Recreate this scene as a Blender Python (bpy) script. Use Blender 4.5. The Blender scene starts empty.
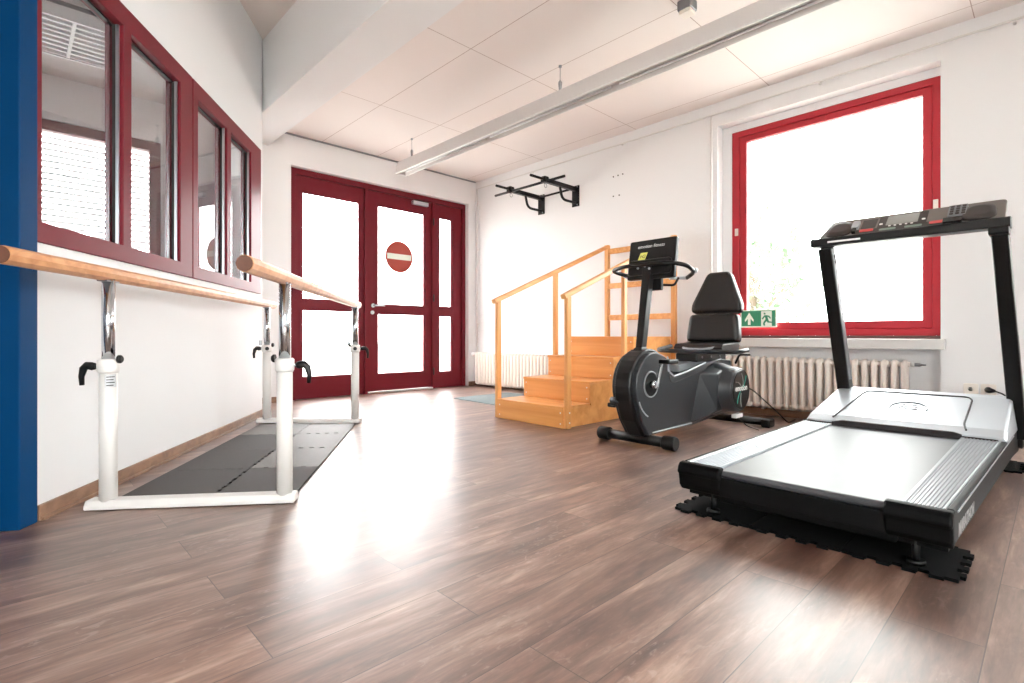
import bpy, bmesh, math, random
from mathutils import Vector, Matrix
random.seed(7)
S = bpy.context.scene
COL = S.collection

# ------------------------------------------------------------------ camera, sky, exposure
cam_d = bpy.data.cameras.new('camera')
cam_d.sensor_width = 36.0
cam_d.lens = 36.0 * 522 / 1024
cam_d.shift_y = -6.5 / 1024
cam_d.clip_start = 0.02
cam = bpy.data.objects.new('camera', cam_d)
COL.objects.link(cam)
cam.location = (0, 0, 0.75)
cam.rotation_euler = (math.radians(90), 0, -math.atan(500 / 522))
S.camera = cam

W = bpy.data.worlds.new('world'); S.world = W; W.use_nodes = True
wn = W.node_tree.nodes; wl = W.node_tree.links
wn['Background'].inputs[0].default_value = (1.0, 0.995, 0.985, 1)
wn['Background'].inputs[1].default_value = 13.0

S.view_settings.view_transform = 'Standard'
S.view_settings.look = 'None'
S.view_settings.gamma = 1.0
S.view_settings.exposure = 0.62
S.view_settings.use_curve_mapping = False
S.cycles.use_denoising = True
S.cycles.max_bounces = 14
S.cycles.diffuse_bounces = 8
S.cycles.transparent_max_bounces = 16
S.cycles.sample_clamp_indirect = 12

# ------------------------------------------------------------------ materials
def srgb(r, g, b):
    f = lambda v: (v / 255 / 12.92) if v / 255 <= 0.04045 else ((v / 255 + 0.055) / 1.055) ** 2.4
    return (f(r), f(g), f(b), 1)

def mat(name, col, rough=0.5, metal=0.0, bump=0.0, bscale=60, var=0.0, vscale=8, coat=0.0, spec=0.5, emit=None):
    m = bpy.data.materials.new(name); m.use_nodes = True
    nt = m.node_tree; N = nt.nodes; L = nt.links
    b = N['Principled BSDF']
    b.inputs['Base Color'].default_value = col
    b.inputs['Roughness'].default_value = rough
    b.inputs['Metallic'].default_value = metal
    b.inputs['Specular IOR Level'].default_value = spec
    b.inputs['Coat Weight'].default_value = coat
    b.inputs['Coat Roughness'].default_value = 0.1
    tc = N.new('ShaderNodeTexCoord')
    nz = N.new('ShaderNodeTexNoise'); nz.inputs['Scale'].default_value = vscale; nz.inputs['Detail'].default_value = 4
    L.new(tc.outputs['Object'], nz.inputs['Vector'])
    if var > 0:
        mx = N.new('ShaderNodeMix'); mx.data_type = 'RGBA'
        mx.inputs[6].default_value = tuple(c * (1 - var) for c in col[:3]) + (1,)
        mx.inputs[7].default_value = tuple(min(1, c * (1 + var)) for c in col[:3]) + (1,)
        L.new(nz.outputs['Fac'], mx.inputs[0]); L.new(mx.outputs[2], b.inputs['Base Color'])
    if bump > 0:
        n2 = N.new('ShaderNodeTexNoise'); n2.inputs['Scale'].default_value = bscale; n2.inputs['Detail'].default_value = 3
        L.new(tc.outputs['Object'], n2.inputs['Vector'])
        bp = N.new('ShaderNodeBump'); bp.inputs['Strength'].default_value = bump; bp.inputs['Distance'].default_value = 0.003
        L.new(n2.outputs['Fac'], bp.inputs['Height']); L.new(bp.outputs['Normal'], b.inputs['Normal'])
    if emit:
        b.inputs['Emission Color'].default_value = emit[0]; b.inputs['Emission Strength'].default_value = emit[1]
    return m

def wood_mat(name, c1, c2, rough=0.4, axis='X', scale=1.0):
    m = bpy.data.materials.new(name); m.use_nodes = True
    nt = m.node_tree; N = nt.nodes; L = nt.links; b = N['Principled BSDF']
    tc = N.new('ShaderNodeTexCoord'); mp = N.new('ShaderNodeMapping')
    sc = {'X': (1.2, 22, 22), 'Y': (22, 1.2, 22), 'Z': (22, 22, 1.2)}[axis]
    mp.inputs['Scale'].default_value = tuple(v * scale for v in sc)
    L.new(tc.outputs['Object'], mp.inputs['Vector'])
    nz = N.new('ShaderNodeTexNoise'); nz.inputs['Scale'].default_value = 1.6; nz.inputs['Detail'].default_value = 7; nz.inputs['Distortion'].default_value = 0.5
    L.new(mp.outputs['Vector'], nz.inputs['Vector'])
    cr = N.new('ShaderNodeValToRGB'); cr.color_ramp.elements[0].position = 0.3; cr.color_ramp.elements[1].position = 0.72
    cr.color_ramp.elements[0].color = c1; cr.color_ramp.elements[1].color = c2
    L.new(nz.outputs['Fac'], cr.inputs['Fac']); L.new(cr.outputs['Color'], b.inputs['Base Color'])
    b.inputs['Roughness'].default_value = rough
    return m

def floor_mat():
    m = bpy.data.materials.new('rustic_plank_vinyl'); m.use_nodes = True
    nt = m.node_tree; N = nt.nodes; L = nt.links; b = N['Principled BSDF']
    tc = N.new('ShaderNodeTexCoord')
    mp = N.new('ShaderNodeMapping'); mp.inputs['Location'].default_value = (0.35, -0.118, 0)
    L.new(tc.outputs['Object'], mp.inputs['Vector'])
    br = N.new('ShaderNodeTexBrick')
    br.offset = 0.37; br.offset_frequency = 2; br.squash = 1.0
    br.inputs['Scale'].default_value = 1.0; br.inputs['Brick Width'].default_value = 1.25; br.inputs['Row Height'].default_value = 0.19
    br.inputs['Mortar Size'].default_value = 0.0013; br.inputs['Mortar Smooth'].default_value = 0.1; br.inputs['Bias'].default_value = 0
    br.inputs['Color1'].default_value = (0, 0, 0, 1); br.inputs['Color2'].default_value = (1, 1, 1, 1); br.inputs['Mortar'].default_value = (0.5, 0.5, 0.5, 1)
    L.new(mp.outputs['Vector'], br.inputs['Vector'])
    # per plank offset of the grain
    off = N.new('ShaderNodeVectorMath'); off.operation = 'MULTIPLY_ADD'
    off.inputs[1].default_value = (7.3, 3.1, 5.0)
    L.new(br.outputs['Color'], off.inputs[0]); L.new(mp.outputs['Vector'], off.inputs[2])
    g = N.new('ShaderNodeMapping'); g.inputs['Scale'].default_value = (1.3, 8, 1)
    L.new(off.outputs[0], g.inputs['Vector'])
    n1 = N.new('ShaderNodeTexNoise'); n1.inputs['Scale'].default_value = 1.5; n1.inputs['Detail'].default_value = 9; n1.inputs['Roughness'].default_value = 0.62; n1.inputs['Distortion'].default_value = 0.35
    L.new(g.outputs['Vector'], n1.inputs['Vector'])
    g2 = N.new('ShaderNodeMapping'); g2.inputs['Scale'].default_value = (7, 60, 1)
    L.new(off.outputs[0], g2.inputs['Vector'])
    n2 = N.new('ShaderNodeTexNoise'); n2.inputs['Scale'].default_value = 1.2; n2.inputs['Detail'].default_value = 5; n2.inputs['Distortion'].default_value = 0.8
    L.new(g2.outputs['Vector'], n2.inputs['Vector'])
    cr = N.new('ShaderNodeValToRGB'); e = cr.color_ramp.elements
    e[0].position = 0.30; e[0].color = srgb(68, 44, 36)
    e[1].position = 0.74; e[1].color = srgb(172, 146, 130)
    k = e.new(0.44); k.color = srgb(102, 74, 62)
    k = e.new(0.56); k.color = srgb(127, 98, 85)
    L.new(n1.outputs['Fac'], cr.inputs['Fac'])
    mx = N.new('ShaderNodeMix'); mx.data_type = 'RGBA'; mx.blend_type = 'OVERLAY'; mx.inputs[0].default_value = 0.55
    L.new(cr.outputs['Color'], mx.inputs[6]); L.new(n2.outputs['Fac'], mx.inputs[7])
    # short pale scrapes and dark pores across the grain
    g3 = N.new('ShaderNodeMapping'); g3.inputs['Scale'].default_value = (14, 34, 1); g3.inputs['Rotation'].default_value = (0, 0, 0.25)
    L.new(off.outputs[0], g3.inputs['Vector'])
    n3 = N.new('ShaderNodeTexNoise'); n3.inputs['Scale'].default_value = 1.4; n3.inputs['Detail'].default_value = 6; n3.inputs['Distortion'].default_value = 1.2
    L.new(g3.outputs['Vector'], n3.inputs['Vector'])
    r3 = N.new('ShaderNodeValToRGB'); r3.color_ramp.elements[0].position = 0.56; r3.color_ramp.elements[1].position = 0.68
    L.new(n3.outputs['Fac'], r3.inputs['Fac'])
    n4 = N.new('ShaderNodeTexNoise'); n4.inputs['Scale'].default_value = 2.2; n4.inputs['Detail'].default_value = 2
    L.new(off.outputs[0], n4.inputs['Vector'])
    r4 = N.new('ShaderNodeValToRGB'); r4.color_ramp.elements[0].position = 0.45; r4.color_ramp.elements[1].position = 0.65
    L.new(n4.outputs['Fac'], r4.inputs['Fac'])
    mm = N.new('ShaderNodeMath'); mm.operation = 'MULTIPLY'; L.new(r3.outputs['Color'], mm.inputs[0]); L.new(r4.outputs['Color'], mm.inputs[1])
    m5 = N.new('ShaderNodeMath'); m5.operation = 'MULTIPLY'; m5.inputs[1].default_value = 0.4; L.new(mm.outputs[0], m5.inputs[0])
    ms = N.new('ShaderNodeMix'); ms.data_type = 'RGBA'; ms.inputs[7].default_value = srgb(176, 156, 146)
    L.new(m5.outputs[0], ms.inputs[0]); L.new(mx.outputs[2], ms.inputs[6])
    # tone varies a little plank by plank
    mv = N.new('ShaderNodeMix'); mv.data_type = 'RGBA'; mv.blend_type = 'MULTIPLY'; mv.inputs[0].default_value = 1
    rr = N.new('ShaderNodeValToRGB'); rr.color_ramp.elements[0].color = (0.86, 0.86, 0.86, 1); rr.color_ramp.elements[1].color = (1.08, 1.06, 1.05, 1)
    L.new(br.outputs['Color'], rr.inputs['Fac']); L.new(ms.outputs[2], mv.inputs[6]); L.new(rr.outputs['Color'], mv.inputs[7])
    seam = N.new('ShaderNodeMix'); seam.data_type = 'RGBA'
    L.new(br.outputs['Fac'], seam.inputs[0]); L.new(mv.outputs[2], seam.inputs[6]); seam.inputs[7].default_value = srgb(58, 40, 34)
    L.new(seam.outputs[2], b.inputs['Base Color'])
    rm = N.new('ShaderNodeMapRange'); rm.inputs[3].default_value = 0.40; rm.inputs[4].default_value = 0.52
    L.new(n1.outputs['Fac'], rm.inputs[0]); L.new(rm.outputs[0], b.inputs['Roughness'])
    b.inputs['Specular IOR Level'].default_value = 0.9
    b.inputs['Coat Weight'].default_value = 0.42; b.inputs['Coat Roughness'].default_value = 0.28
    bp = N.new('ShaderNodeBump'); bp.inputs['Strength'].default_value = 0.12; bp.inputs['Distance'].default_value = 0.002
    L.new(n2.outputs['Fac'], bp.inputs['Height']); L.new(bp.outputs['Normal'], b.inputs['Normal'])
    return m

def glass_mat(name, tint=(0.93, 0.95, 0.94, 1), ior=1.5, rough=0.0):
    m = bpy.data.materials.new(name); m.use_nodes = True
    nt = m.node_tree; N = nt.nodes; L = nt.links
    N.remove(N['Principled BSDF']); out = N['Material Output']
    t = N.new('ShaderNodeBsdfTransparent'); t.inputs[0].default_value = tint
    g = N.new('ShaderNodeBsdfGlossy'); g.inputs['Roughness'].default_value = rough; g.inputs[0].default_value = (1, 1, 1, 1)
    f = N.new('ShaderNodeFresnel'); f.inputs[0].default_value = ior
    mx = N.new('ShaderNodeMixShader')
    # the pane is a thin slab: same reflectance on its front and its back face
    ge = N.new('ShaderNodeNewGeometry'); mi = N.new('ShaderNodeMix'); mi.data_type = 'FLOAT'
    mi.inputs[2].default_value = ior; mi.inputs[3].default_value = 1 / ior
    L.new(ge.outputs['Backfacing'], mi.inputs[0]); L.new(mi.outputs[0], f.inputs[0])
    L.new(f.outputs[0], mx.inputs[0]); L.new(t.outputs[0], mx.inputs[1]); L.new(g.outputs[0], mx.inputs[2]); L.new(mx.outputs[0], out.inputs[0])
    return m

def tile_mat():
    m = mat('ceiling_tile', srgb(228, 221, 218), 0.85)
    nt = m.node_tree; N = nt.nodes; L = nt.links; b = N['Principled BSDF']
    tc = N.new('ShaderNodeTexCoord'); mp = N.new('ShaderNodeMapping')
    # long tile edges run along Y
    mp.inputs['Rotation'].default_value = (0, 0, 0)
    br = N.new('ShaderNodeTexBrick'); br.offset = 0.0; br.squash = 1
    br.inputs['Scale'].default_value = 1; br.inputs['Brick Width'].default_value = 0.72; br.inputs['Row Height'].default_value = 1.41
    br.inputs['Mortar Size'].default_value = 0.003; br.inputs['Mortar Smooth'].default_value = 0
    mp.inputs['Location'].default_value = (-2.64 + 0.72 * 4, -3.23 + 1.41 * 3, 0)
    L.new(tc.outputs['Object'], mp.inputs['Vector']); L.new(mp.outputs['Vector'], br.inputs['Vector'])
    mx = N.new('ShaderNodeMix'); mx.data_type = 'RGBA'
    mx.inputs[6].default_value = srgb(228, 221, 218); mx.inputs[7].default_value = srgb(172, 154, 146)
    L.new(br.outputs['Fac'], mx.inputs[0]); L.new(mx.outputs[2], b.inputs['Base Color'])
    return m

M = dict(
    wall=mat('white_plaster', srgb(228, 228, 229), 0.8, bump=0.15, bscale=180),
    wall_left=mat('satin_white_paint', srgb(222, 223, 225), 0.6),
    ceil=tile_mat(),
    ceil_plain=mat('ceiling_paint', srgb(222, 213, 208), 0.85),
    floor=floor_mat(),
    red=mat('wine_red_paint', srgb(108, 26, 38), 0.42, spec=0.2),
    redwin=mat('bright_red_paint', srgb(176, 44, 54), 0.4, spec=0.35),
    dark=mat('dark_rubber_seal', srgb(38, 32, 34), 0.6),
    alu=mat('aluminium', srgb(196, 198, 204), 0.28, 0.9),
    chrome=mat('chrome', srgb(205, 210, 215), 0.12, 1.0),
    galv=mat('galvanised_steel', srgb(150, 152, 156), 0.35, 0.9),
    blue=mat('deep_blue_paint', srgb(0, 54, 98), 0.5, spec=0.1),
    blue_shaded=mat('shaded_blue_paint', srgb(0, 34, 74), 0.5, spec=0.1),  # darker copy of the jamb blue, shade put into the colour
    white=mat('white_enamel', srgb(214, 212, 210), 0.38),
    radi=mat('radiator_enamel', srgb(238, 228, 220), 0.4),
    beech=wood_mat('beech_wood', srgb(184, 124, 80), srgb(216, 162, 116), 0.38, 'Y', 0.7),
    beechend=mat('beech_end_grain', srgb(92, 54, 38), 0.6, var=0.2, vscale=90),
    pine=wood_mat('pine_post', srgb(205, 140, 78), srgb(232, 174, 110), 0.4, 'Z', 0.7),
    pineX=wood_mat('pine_rail', srgb(205, 140, 78), srgb(232, 174, 110), 0.4, 'X', 0.7),
    ply=wood_mat('orange_plywood', srgb(212, 142, 74), srgb(234, 168, 100), 0.38, 'Y', 0.4),
    base=wood_mat('wood_baseboard', srgb(112, 84, 66), srgb(150, 116, 92), 0.5, 'Y', 0.5),
    matgrey=mat('grey_foam', srgb(58, 54, 54), 0.75, bump=0.5, bscale=350, var=0.15, vscale=30),
    matlight=mat('worn_sheen_grey_foam', srgb(92, 88, 86), 0.6, bump=0.5, bscale=350, var=0.15, vscale=30),  # lighter foam: wear plus sheen from the viewing angle put into the colour
    matblack=mat('black_foam', srgb(9, 9, 10), 0.9, bump=0.5, bscale=350, spec=0.1),
    rug=mat('blue_grey_mat', srgb(120, 132, 134), 0.95, bump=0.8, bscale=300),
    black=mat('black_plastic', srgb(14, 14, 15), 0.42, spec=0.35),
    blackm=mat('black_powder_coat', srgb(9, 9, 10), 0.38, spec=0.35),
    satin=mat('anthracite_plastic', srgb(42, 45, 49), 0.36, spec=0.45),
    satin2=mat('black_gloss_plastic', srgb(13, 14, 16), 0.28, spec=0.4),
    leather=mat('black_leatherette', srgb(30, 27, 27), 0.45, bump=0.3, bscale=220, spec=0.35),
    silver=mat('silver_plastic', srgb(180, 186, 192), 0.33, 0.35),
    silverdk=mat('dark_silver_plastic', srgb(120, 124, 128), 0.38, 0.3),
    skirt=mat('dark_grey_skirt', srgb(26, 28, 29), 0.5, spec=0.15),
    cap=mat('matt_black_cap', srgb(7, 7, 8), 0.55, spec=0.12),
    belt=mat('running_belt', srgb(56, 58, 62), 0.46, var=0.1, vscale=14, spec=0.7),
    console=mat('console_grey', srgb(104, 96, 91), 0.42),
    consoledk=mat('console_dark', srgb(44, 38, 35), 0.5),
    screen=mat('lcd_screen', srgb(150, 152, 148), 0.25),
    redbtn=mat('red_button', srgb(200, 60, 60), 0.4),
    greenbtn=mat('grey_green_button', srgb(120, 140, 128), 0.4),
    print=mat('white_print', srgb(225, 225, 225), 0.5),
    printgrey=mat('grey_print', srgb(150, 150, 150), 0.5),
    yellow=mat('yellow_label', srgb(222, 222, 110), 0.5),
    teal=mat('teal_print', srgb(60, 170, 150), 0.5),
    signgreen=mat('sign_green', srgb(44, 138, 100), 0.45),
    signwhite=mat('sign_white', srgb(232, 240, 228), 0.45),
    signred=mat('sign_red', srgb(172, 70, 58), 0.5),
    stone=mat('dark_stone_ledge', srgb(92, 60, 56), 0.5, var=0.4, vscale=60),
    lamp=mat('lamp_sheet_metal', srgb(205, 200, 198), 0.4),
    reflector=mat('lamp_reflector', srgb(190, 190, 194), 0.4, 0.3),
    tube=mat('fluorescent_tube', srgb(238, 238, 238), 0.3),
    louvre=mat('white_louvre', srgb(240, 240, 240), 0.5),
    lamp_dark=mat('grey_lamp_body', srgb(120, 118, 118), 0.5),
    blind=mat('white_slats', srgb(200, 200, 202), 0.6),
    pave=mat('pale_paving', srgb(190, 188, 182), 0.9, var=0.1),
    leaf=mat('green_leaf', srgb(112, 134, 106), 0.7, var=0.2),
    bark=mat('bark', srgb(110, 96, 84), 0.9, var=0.2),
    glass=glass_mat('window_glass'),
    glass_in=glass_mat('interior_glass', (0.93, 0.93, 0.94, 1), 1.6),
    frost=glass_mat('door_glass', (0.97, 0.97, 0.97, 1), 1.45),
    socket=mat('socket_plastic', srgb(228, 222, 214), 0.4),
    foil=mat('silver_sticker', srgb(190, 192, 196), 0.4, 0.3),
)

# ------------------------------------------------------------------ mesh helpers
ORIGIN = {}
def new():
    return bmesh.new()

def box(bm, x0, x1, y0, y1, z0, z1):
    vs = [bm.verts.new((x, y, z)) for x in (x0, x1) for y in (y0, y1) for z in (z0, z1)]
    for f in ((0, 1, 3, 2), (4, 6, 7, 5), (0, 4, 5, 1), (2, 3, 7, 6), (0, 2, 6, 4), (1, 5, 7, 3)):
        bm.faces.new([vs[i] for i in f])
    return vs

def obox(bm, o, u, v, w):
    """box from corner o with edge vectors u, v, w"""
    o, u, v, w = map(Vector, (o, u, v, w))
    vs = [bm.verts.new(o + u * a + v * b + w * c) for a in (0, 1) for b in (0, 1) for c in (0, 1)]
    for f in ((0, 1, 3, 2), (4, 6, 7, 5), (0, 4, 5, 1), (2, 3, 7, 6), (0, 2, 6, 4), (1, 5, 7, 3)):
        bm.faces.new([vs[i] for i in f])

def prism(bm, pts, d):
    """closed polygon of 3-D points extruded by vector d"""
    d = Vector(d)
    a = [bm.verts.new(Vector(p)) for p in pts]
    b = [bm.verts.new(Vector(p) + d) for p in pts]
    n = len(pts)
    bm.faces.new(a); bm.faces.new(list(reversed(b)))
    for i in range(n):
        f = bm.faces.new((a[i], b[i], b[(i + 1) % n], a[(i + 1) % n]))

def loft(bm, loops, cap=True, smooth=True):
    rows = [[bm.verts.new(Vector(p)) for p in l] for l in loops]
    n = len(rows[0])
    for r0, r1 in zip(rows, rows[1:]):
        for i in range(n):
            f = bm.faces.new((r0[i], r0[(i + 1) % n], r1[(i + 1) % n], r1[i])); f.smooth = smooth
    if cap:
        bm.faces.new(list(reversed(rows[0]))); bm.faces.new(rows[-1])

def tube(bm, path, r, seg=12, closed=False, flat=1.0, up=None):
    P = [Vector(p) for p in path]; n = len(P)
    R = r if isinstance(r, (list, tuple)) else [r] * n
    tang = []
    for i in range(n):
        a = P[(i - 1) % n] if (i > 0 or closed) else P[i]
        b = P[(i + 1) % n] if (i < n - 1 or closed) else P[i]
        tang.append((b - a).normalized())
    t0 = tang[0]
    ref = Vector(up) if up else (Vector((0, 0, 1)) if abs(t0.z) < 0.9 else Vector((1, 0, 0)))
    nx = t0.cross(ref).normalized(); rows = []
    for i in range(n):
        t = tang[i]
        nx = (nx - t * nx.dot(t)).normalized(); ny = t.cross(nx)
        rows.append([bm.verts.new(P[i] + nx * math.cos(2 * math.pi * k / seg) * R[i] + ny * math.sin(2 * math.pi * k / seg) * R[i] * flat) for k in range(seg)])
    pairs = list(zip(rows, rows[1:])) + ([(rows[-1], rows[0])] if closed else [])
    for r0, r1 in pairs:
        for k in range(seg):
            f = bm.faces.new((r0[k], r0[(k + 1) % seg], r1[(k + 1) % seg], r1[k])); f.smooth = seg > 8
    if not closed:
        bm.faces.new(list(reversed(rows[0]))); bm.faces.new(rows[-1])

def cyl(bm, a, b, r, seg=20, r2=None):
    tube(bm, [a, b], [r, r if r2 is None else r2], seg)

def rounded(path, rad=0.03, n=5, closed=False):
    """polyline with its corners rounded"""
    P = [Vector(p) for p in path]; out = []
    m = len(P)
    for i in range(m):
        if not closed and i in (0, m - 1):
            out.append(P[i]); continue
        a, b, c = P[(i - 1) % m], P[i], P[(i + 1) % m]
        r = min(rad, (a - b).length * 0.48, (c - b).length * 0.48)
        p, q = b + (a - b).normalized() * r, b + (c - b).normalized() * r
        for k in range(n + 1):
            t = k / n
            out.append(p * (1 - t) ** 2 + b * 2 * t * (1 - t) + q * t * t)
    return out

def slab(bm, cx, cy, w, h, o, ex, ey, th, rad=0.02, ez=None, n=4):
    """rounded-rectangle plate: centre o+ex*cx+ey*cy, size w x h, thickness th along ex x ey"""
    o, ex, ey = Vector(o), Vector(ex).normalized(), Vector(ey).normalized()
    ez = ex.cross(ey) if ez is None else Vector(ez).normalized()
    c = o + ex * cx + ey * cy
    q = [c + ex * sx * w / 2 + ey * sy * h / 2 for sx, sy in ((-1, -1), (1, -1), (1, 1), (-1, 1))]
    pts = rounded(q, rad, n, True)
    prism(bm, pts, ez * th)

def obj(name, bm, m, parent=None, bev=0.0, seg=2, smooth=False, org=None):
    bmesh.ops.recalc_face_normals(bm, faces=bm.faces)
    if parent is not None:
        off = ORIGIN[parent.name]
    elif org is not None:
        off = Vector(org)
    else:
        xs = [v.co.x for v in bm.verts]; ys = [v.co.y for v in bm.verts]; zs = [v.co.z for v in bm.verts]
        off = Vector(((min(xs) + max(xs)) / 2, (min(ys) + max(ys)) / 2, min(zs)))
    for v in bm.verts: v.co -= off
    me = bpy.data.meshes.new(name); bm.to_mesh(me); bm.free()
    if smooth:
        for p in me.polygons: p.use_smooth = True
    me.materials.append(M[m])
    o = bpy.data.objects.new(name, me); COL.objects.link(o)
    if parent is None: o.location = off
    else: o.parent = parent
    ORIGIN[o.name] = off
    if bev > 0:
        b = o.modifiers.new('bevel', 'BEVEL'); b.width = bev; b.segments = seg; b.limit_method = 'ANGLE'; b.angle_limit = math.radians(40)
        b.harden_normals = False
    return o

def tag(o, label=None, cat=None, group=None, kind=None):
    if label: o['label'] = label
    if cat: o['category'] = cat
    if group: o['group'] = group
    if kind: o['kind'] = kind
    return o

def thing(name, loc, label, cat, group=None):
    o = bpy.data.objects.new(name, None); COL.objects.link(o); o.location = loc; o.empty_display_size = 0.1
    ORIGIN[o.name] = Vector(loc)
    return tag(o, label, cat, group)

def sroot(name, loc, label, cat):
    o = thing(name, loc, label, cat); o['kind'] = 'structure'; return o

def text(name, s, size, m, parent, o, ex, ey, th=0.0012, shear=0.0, weight=0.0):
    """flat lettering whose baseline starts at o, running along ex, up along ey"""
    cu = bpy.data.curves.new('tmp', 'FONT'); cu.body = s; cu.size = size; cu.extrude = th; cu.shear = shear; cu.offset = weight; cu.resolution_u = 2
    t = bpy.data.objects.new('tmp', cu); COL.objects.link(t)
    dg = bpy.context.evaluated_depsgraph_get()
    me = bpy.data.meshes.new_from_object(t.evaluated_get(dg))
    bpy.data.objects.remove(t); bpy.data.curves.remove(cu)
    ex, ey = Vector(ex).normalized(), Vector(ey).normalized(); ez = ex.cross(ey)
    off = ORIGIN[parent.name]
    for v in me.vertices:
        c = v.co.copy(); v.co = Vector(o) + ex * c.x + ey * c.y + ez * c.z - off
    me.name = name; me.materials.clear(); me.materials.append(M[m])
    ob = bpy.data.objects.new(name, me); COL.objects.link(ob); ob.parent = parent; ORIGIN[ob.name] = off
    return ob

# ------------------------------------------------------------------ room shell
ZC = 3.03
def grid_wall(bm, o, u, n, L, z0, z1, th, holes):
    """wall from o along u (length L), extruded th along n, rectangular holes (a0,a1,z0,z1)"""
    o, u, n = Vector(o), Vector(u), Vector(n)
    A = sorted({0, L} | {h[0] for h in holes} | {h[1] for h in holes}); Z = sorted({z0, z1} | {h[2] for h in holes} | {h[3] for h in holes})
    A = [a for a in A if 0 <= a <= L]; Z = [z for z in Z if z0 <= z <= z1]
    for a0, a1 in zip(A, A[1:]):
        for q0, q1 in zip(Z, Z[1:]):
            am, zm = (a0 + a1) / 2, (q0 + q1) / 2
            if any(h[0] < am < h[1] and h[2] < zm < h[3] for h in holes): continue
            p = o + u * a0; p.z = q0
            obox(bm, p, u * (a1 - a0), n * th, (0, 0, q1 - q0))
    bmesh.ops.remove_doubles(bm, verts=bm.verts, dist=0.0005)
    # drop the inner faces shared by neighbouring cells
    seen = {}
    for f in bm.faces:
        k = tuple(sorted(v.index for v in f.verts)); seen.setdefault(k, []).append(f)
    bm.verts.index_update(); seen = {}
    for f in bm.faces: seen.setdefault(tuple(sorted(v.index for v in f.verts)), []).append(f)
    kill = [f for l in seen.values() if len(l) > 1 for f in l]
    bmesh.ops.delete(bm, geom=kill, context='FACES')

def struct(name, bm, m, label=None, cat=None, bev=0.0, org=None):
    o = obj(name, bm, m, bev=bev, org=org); tag(o, label, cat, kind='structure'); return o

E0 = Vector((1.68, 5.11, 0)); U = Vector((-0.5795, -0.8150, 0)); NO = Vector((-0.8150, 0.5795, 0))  # along left wall to the camera; away from the room
def LP(t, d=0.0, z=0.0):
    p = E0 + U * t + NO * d; p.z = z; return p

b = new(); box(b, -5.2, 5.35, -2.9, 6.25, -0.08, 0); struct('floor', b, 'floor', 'brown rustic wood-plank vinyl floor', 'floor', org=(0, 0, 0))
b = new(); box(b, 2.03, 5.02, -2.75, 6.02, ZC, ZC + 0.06); struct('ceiling', b, 'ceil', 'suspended ceiling of large white tiles', 'ceiling', org=(0, 0, 0))
b = new(); box(b, -5.2, 1.70, -2.75, 5.2, 3.50, 3.60); struct('ceiling_high', b, 'ceil_plain', 'higher plain ceiling strip left of the beam', 'ceiling')
b = new(); box(b, 1.69, 2.03, -2.75, 6.02, 2.83, 3.60); struct('ceiling_beam', b, 'wall', 'deep white ceiling beam running to the red doors', 'beam')
b = new(); box(b, -5.2, 5.35, -2.9, 6.25, 3.60, 3.75); struct('roof_slab', b, 'ceil_plain', 'plain slab above the hung ceiling', 'ceiling')

# right wall: outer leaf with the window openings, inner leaf with niches under them
WY = [(0.60, 2.215), (-2.35, -0.715)]
b = new(); grid_wall(b, (5.12, -2.9, 0), (0, 1, 0), (1, 0, 0), 9.15, -0.08, 3.60, 0.23, [(y0 + 2.9, y1 + 2.9, 0.735, 2.735) for y0, y1 in WY])
grid_wall(b, (5.0, -2.9, 0), (0, 1, 0), (1, 0, 0), 9.15, -0.08, 3.60, 0.12, [(y0 + 2.90, y1 + 2.9 + 0.09, -0.2, 2.80) for y0, y1 in WY])
struct('wall_right', b, 'wall', 'white plaster wall with the big red window', 'wall')
# door wall
b = new(); grid_wall(b, (1.55, 6.0, 0), (1, 0, 0), (0, 1, 0), 3.6, -0.08, 3.60, 0.25, [(2.282 - 1.55, 4.86 - 1.55, -0.2, 2.68)])
struct('wall_far', b, 'wall', 'white plaster wall around the red entrance doors', 'wall')
# left wall with the interior window band and the doorway behind the blue jamb
b = new(); grid_wall(b, LP(0), U, NO, 7.6, -0.08, 3.60, 0.15, [(0.07, 2.79, 1.125, 2.445), (2.86, 3.80, -0.2, 2.75)])
struct('wall_left', b, 'wall_left', 'white wall under the wine-red interior windows', 'wall')
b = new(); box(b, 1.55, 1.685, 5.15, 6.1, -0.08, 3.6); struct('wall_return', b, 'wall', 'short white wall between window band and red doors', 'wall')
# behind the camera
b = new(); grid_wall(b, (-5.2, -2.9, 0), (1, 0, 0), (0, 1, 0), 10.4, -0.08, 3.60, 0.15, [(1.8, 5.9, 0.6, 2.8)])
struct('wall_back', b, 'wall')
# the office behind the left wall
b = new(); grid_wall(b, (-5.2, 6.1, 0), (1, 0, 0), (0, 1, 0), 6.75, -0.08, 3.60, 0.15, [(3.6, 6.26, 0.9, 2.64)])
struct('wall_office', b, 'wall')
b = new(); box(b, -5.2, -5.05, -2.9, 6.1, -0.08, 3.6); struct('wall_west', b, 'wall')
b = new(); 
p = [LP(0.0, 0.15), LP(7.5, 0.15), Vector((-5.1, -1.2, 0)), Vector((-5.1, 6.1, 0)), Vector((1.56, 6.1, 0)), Vector((1.56, 5.25, 0))]
prism(b, [(q.x, q.y, ZC) for q in p], (0, 0, 0.06)); struct('ceiling_office', b, 'ceil', org=(0.2, 0.6, 0))

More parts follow.
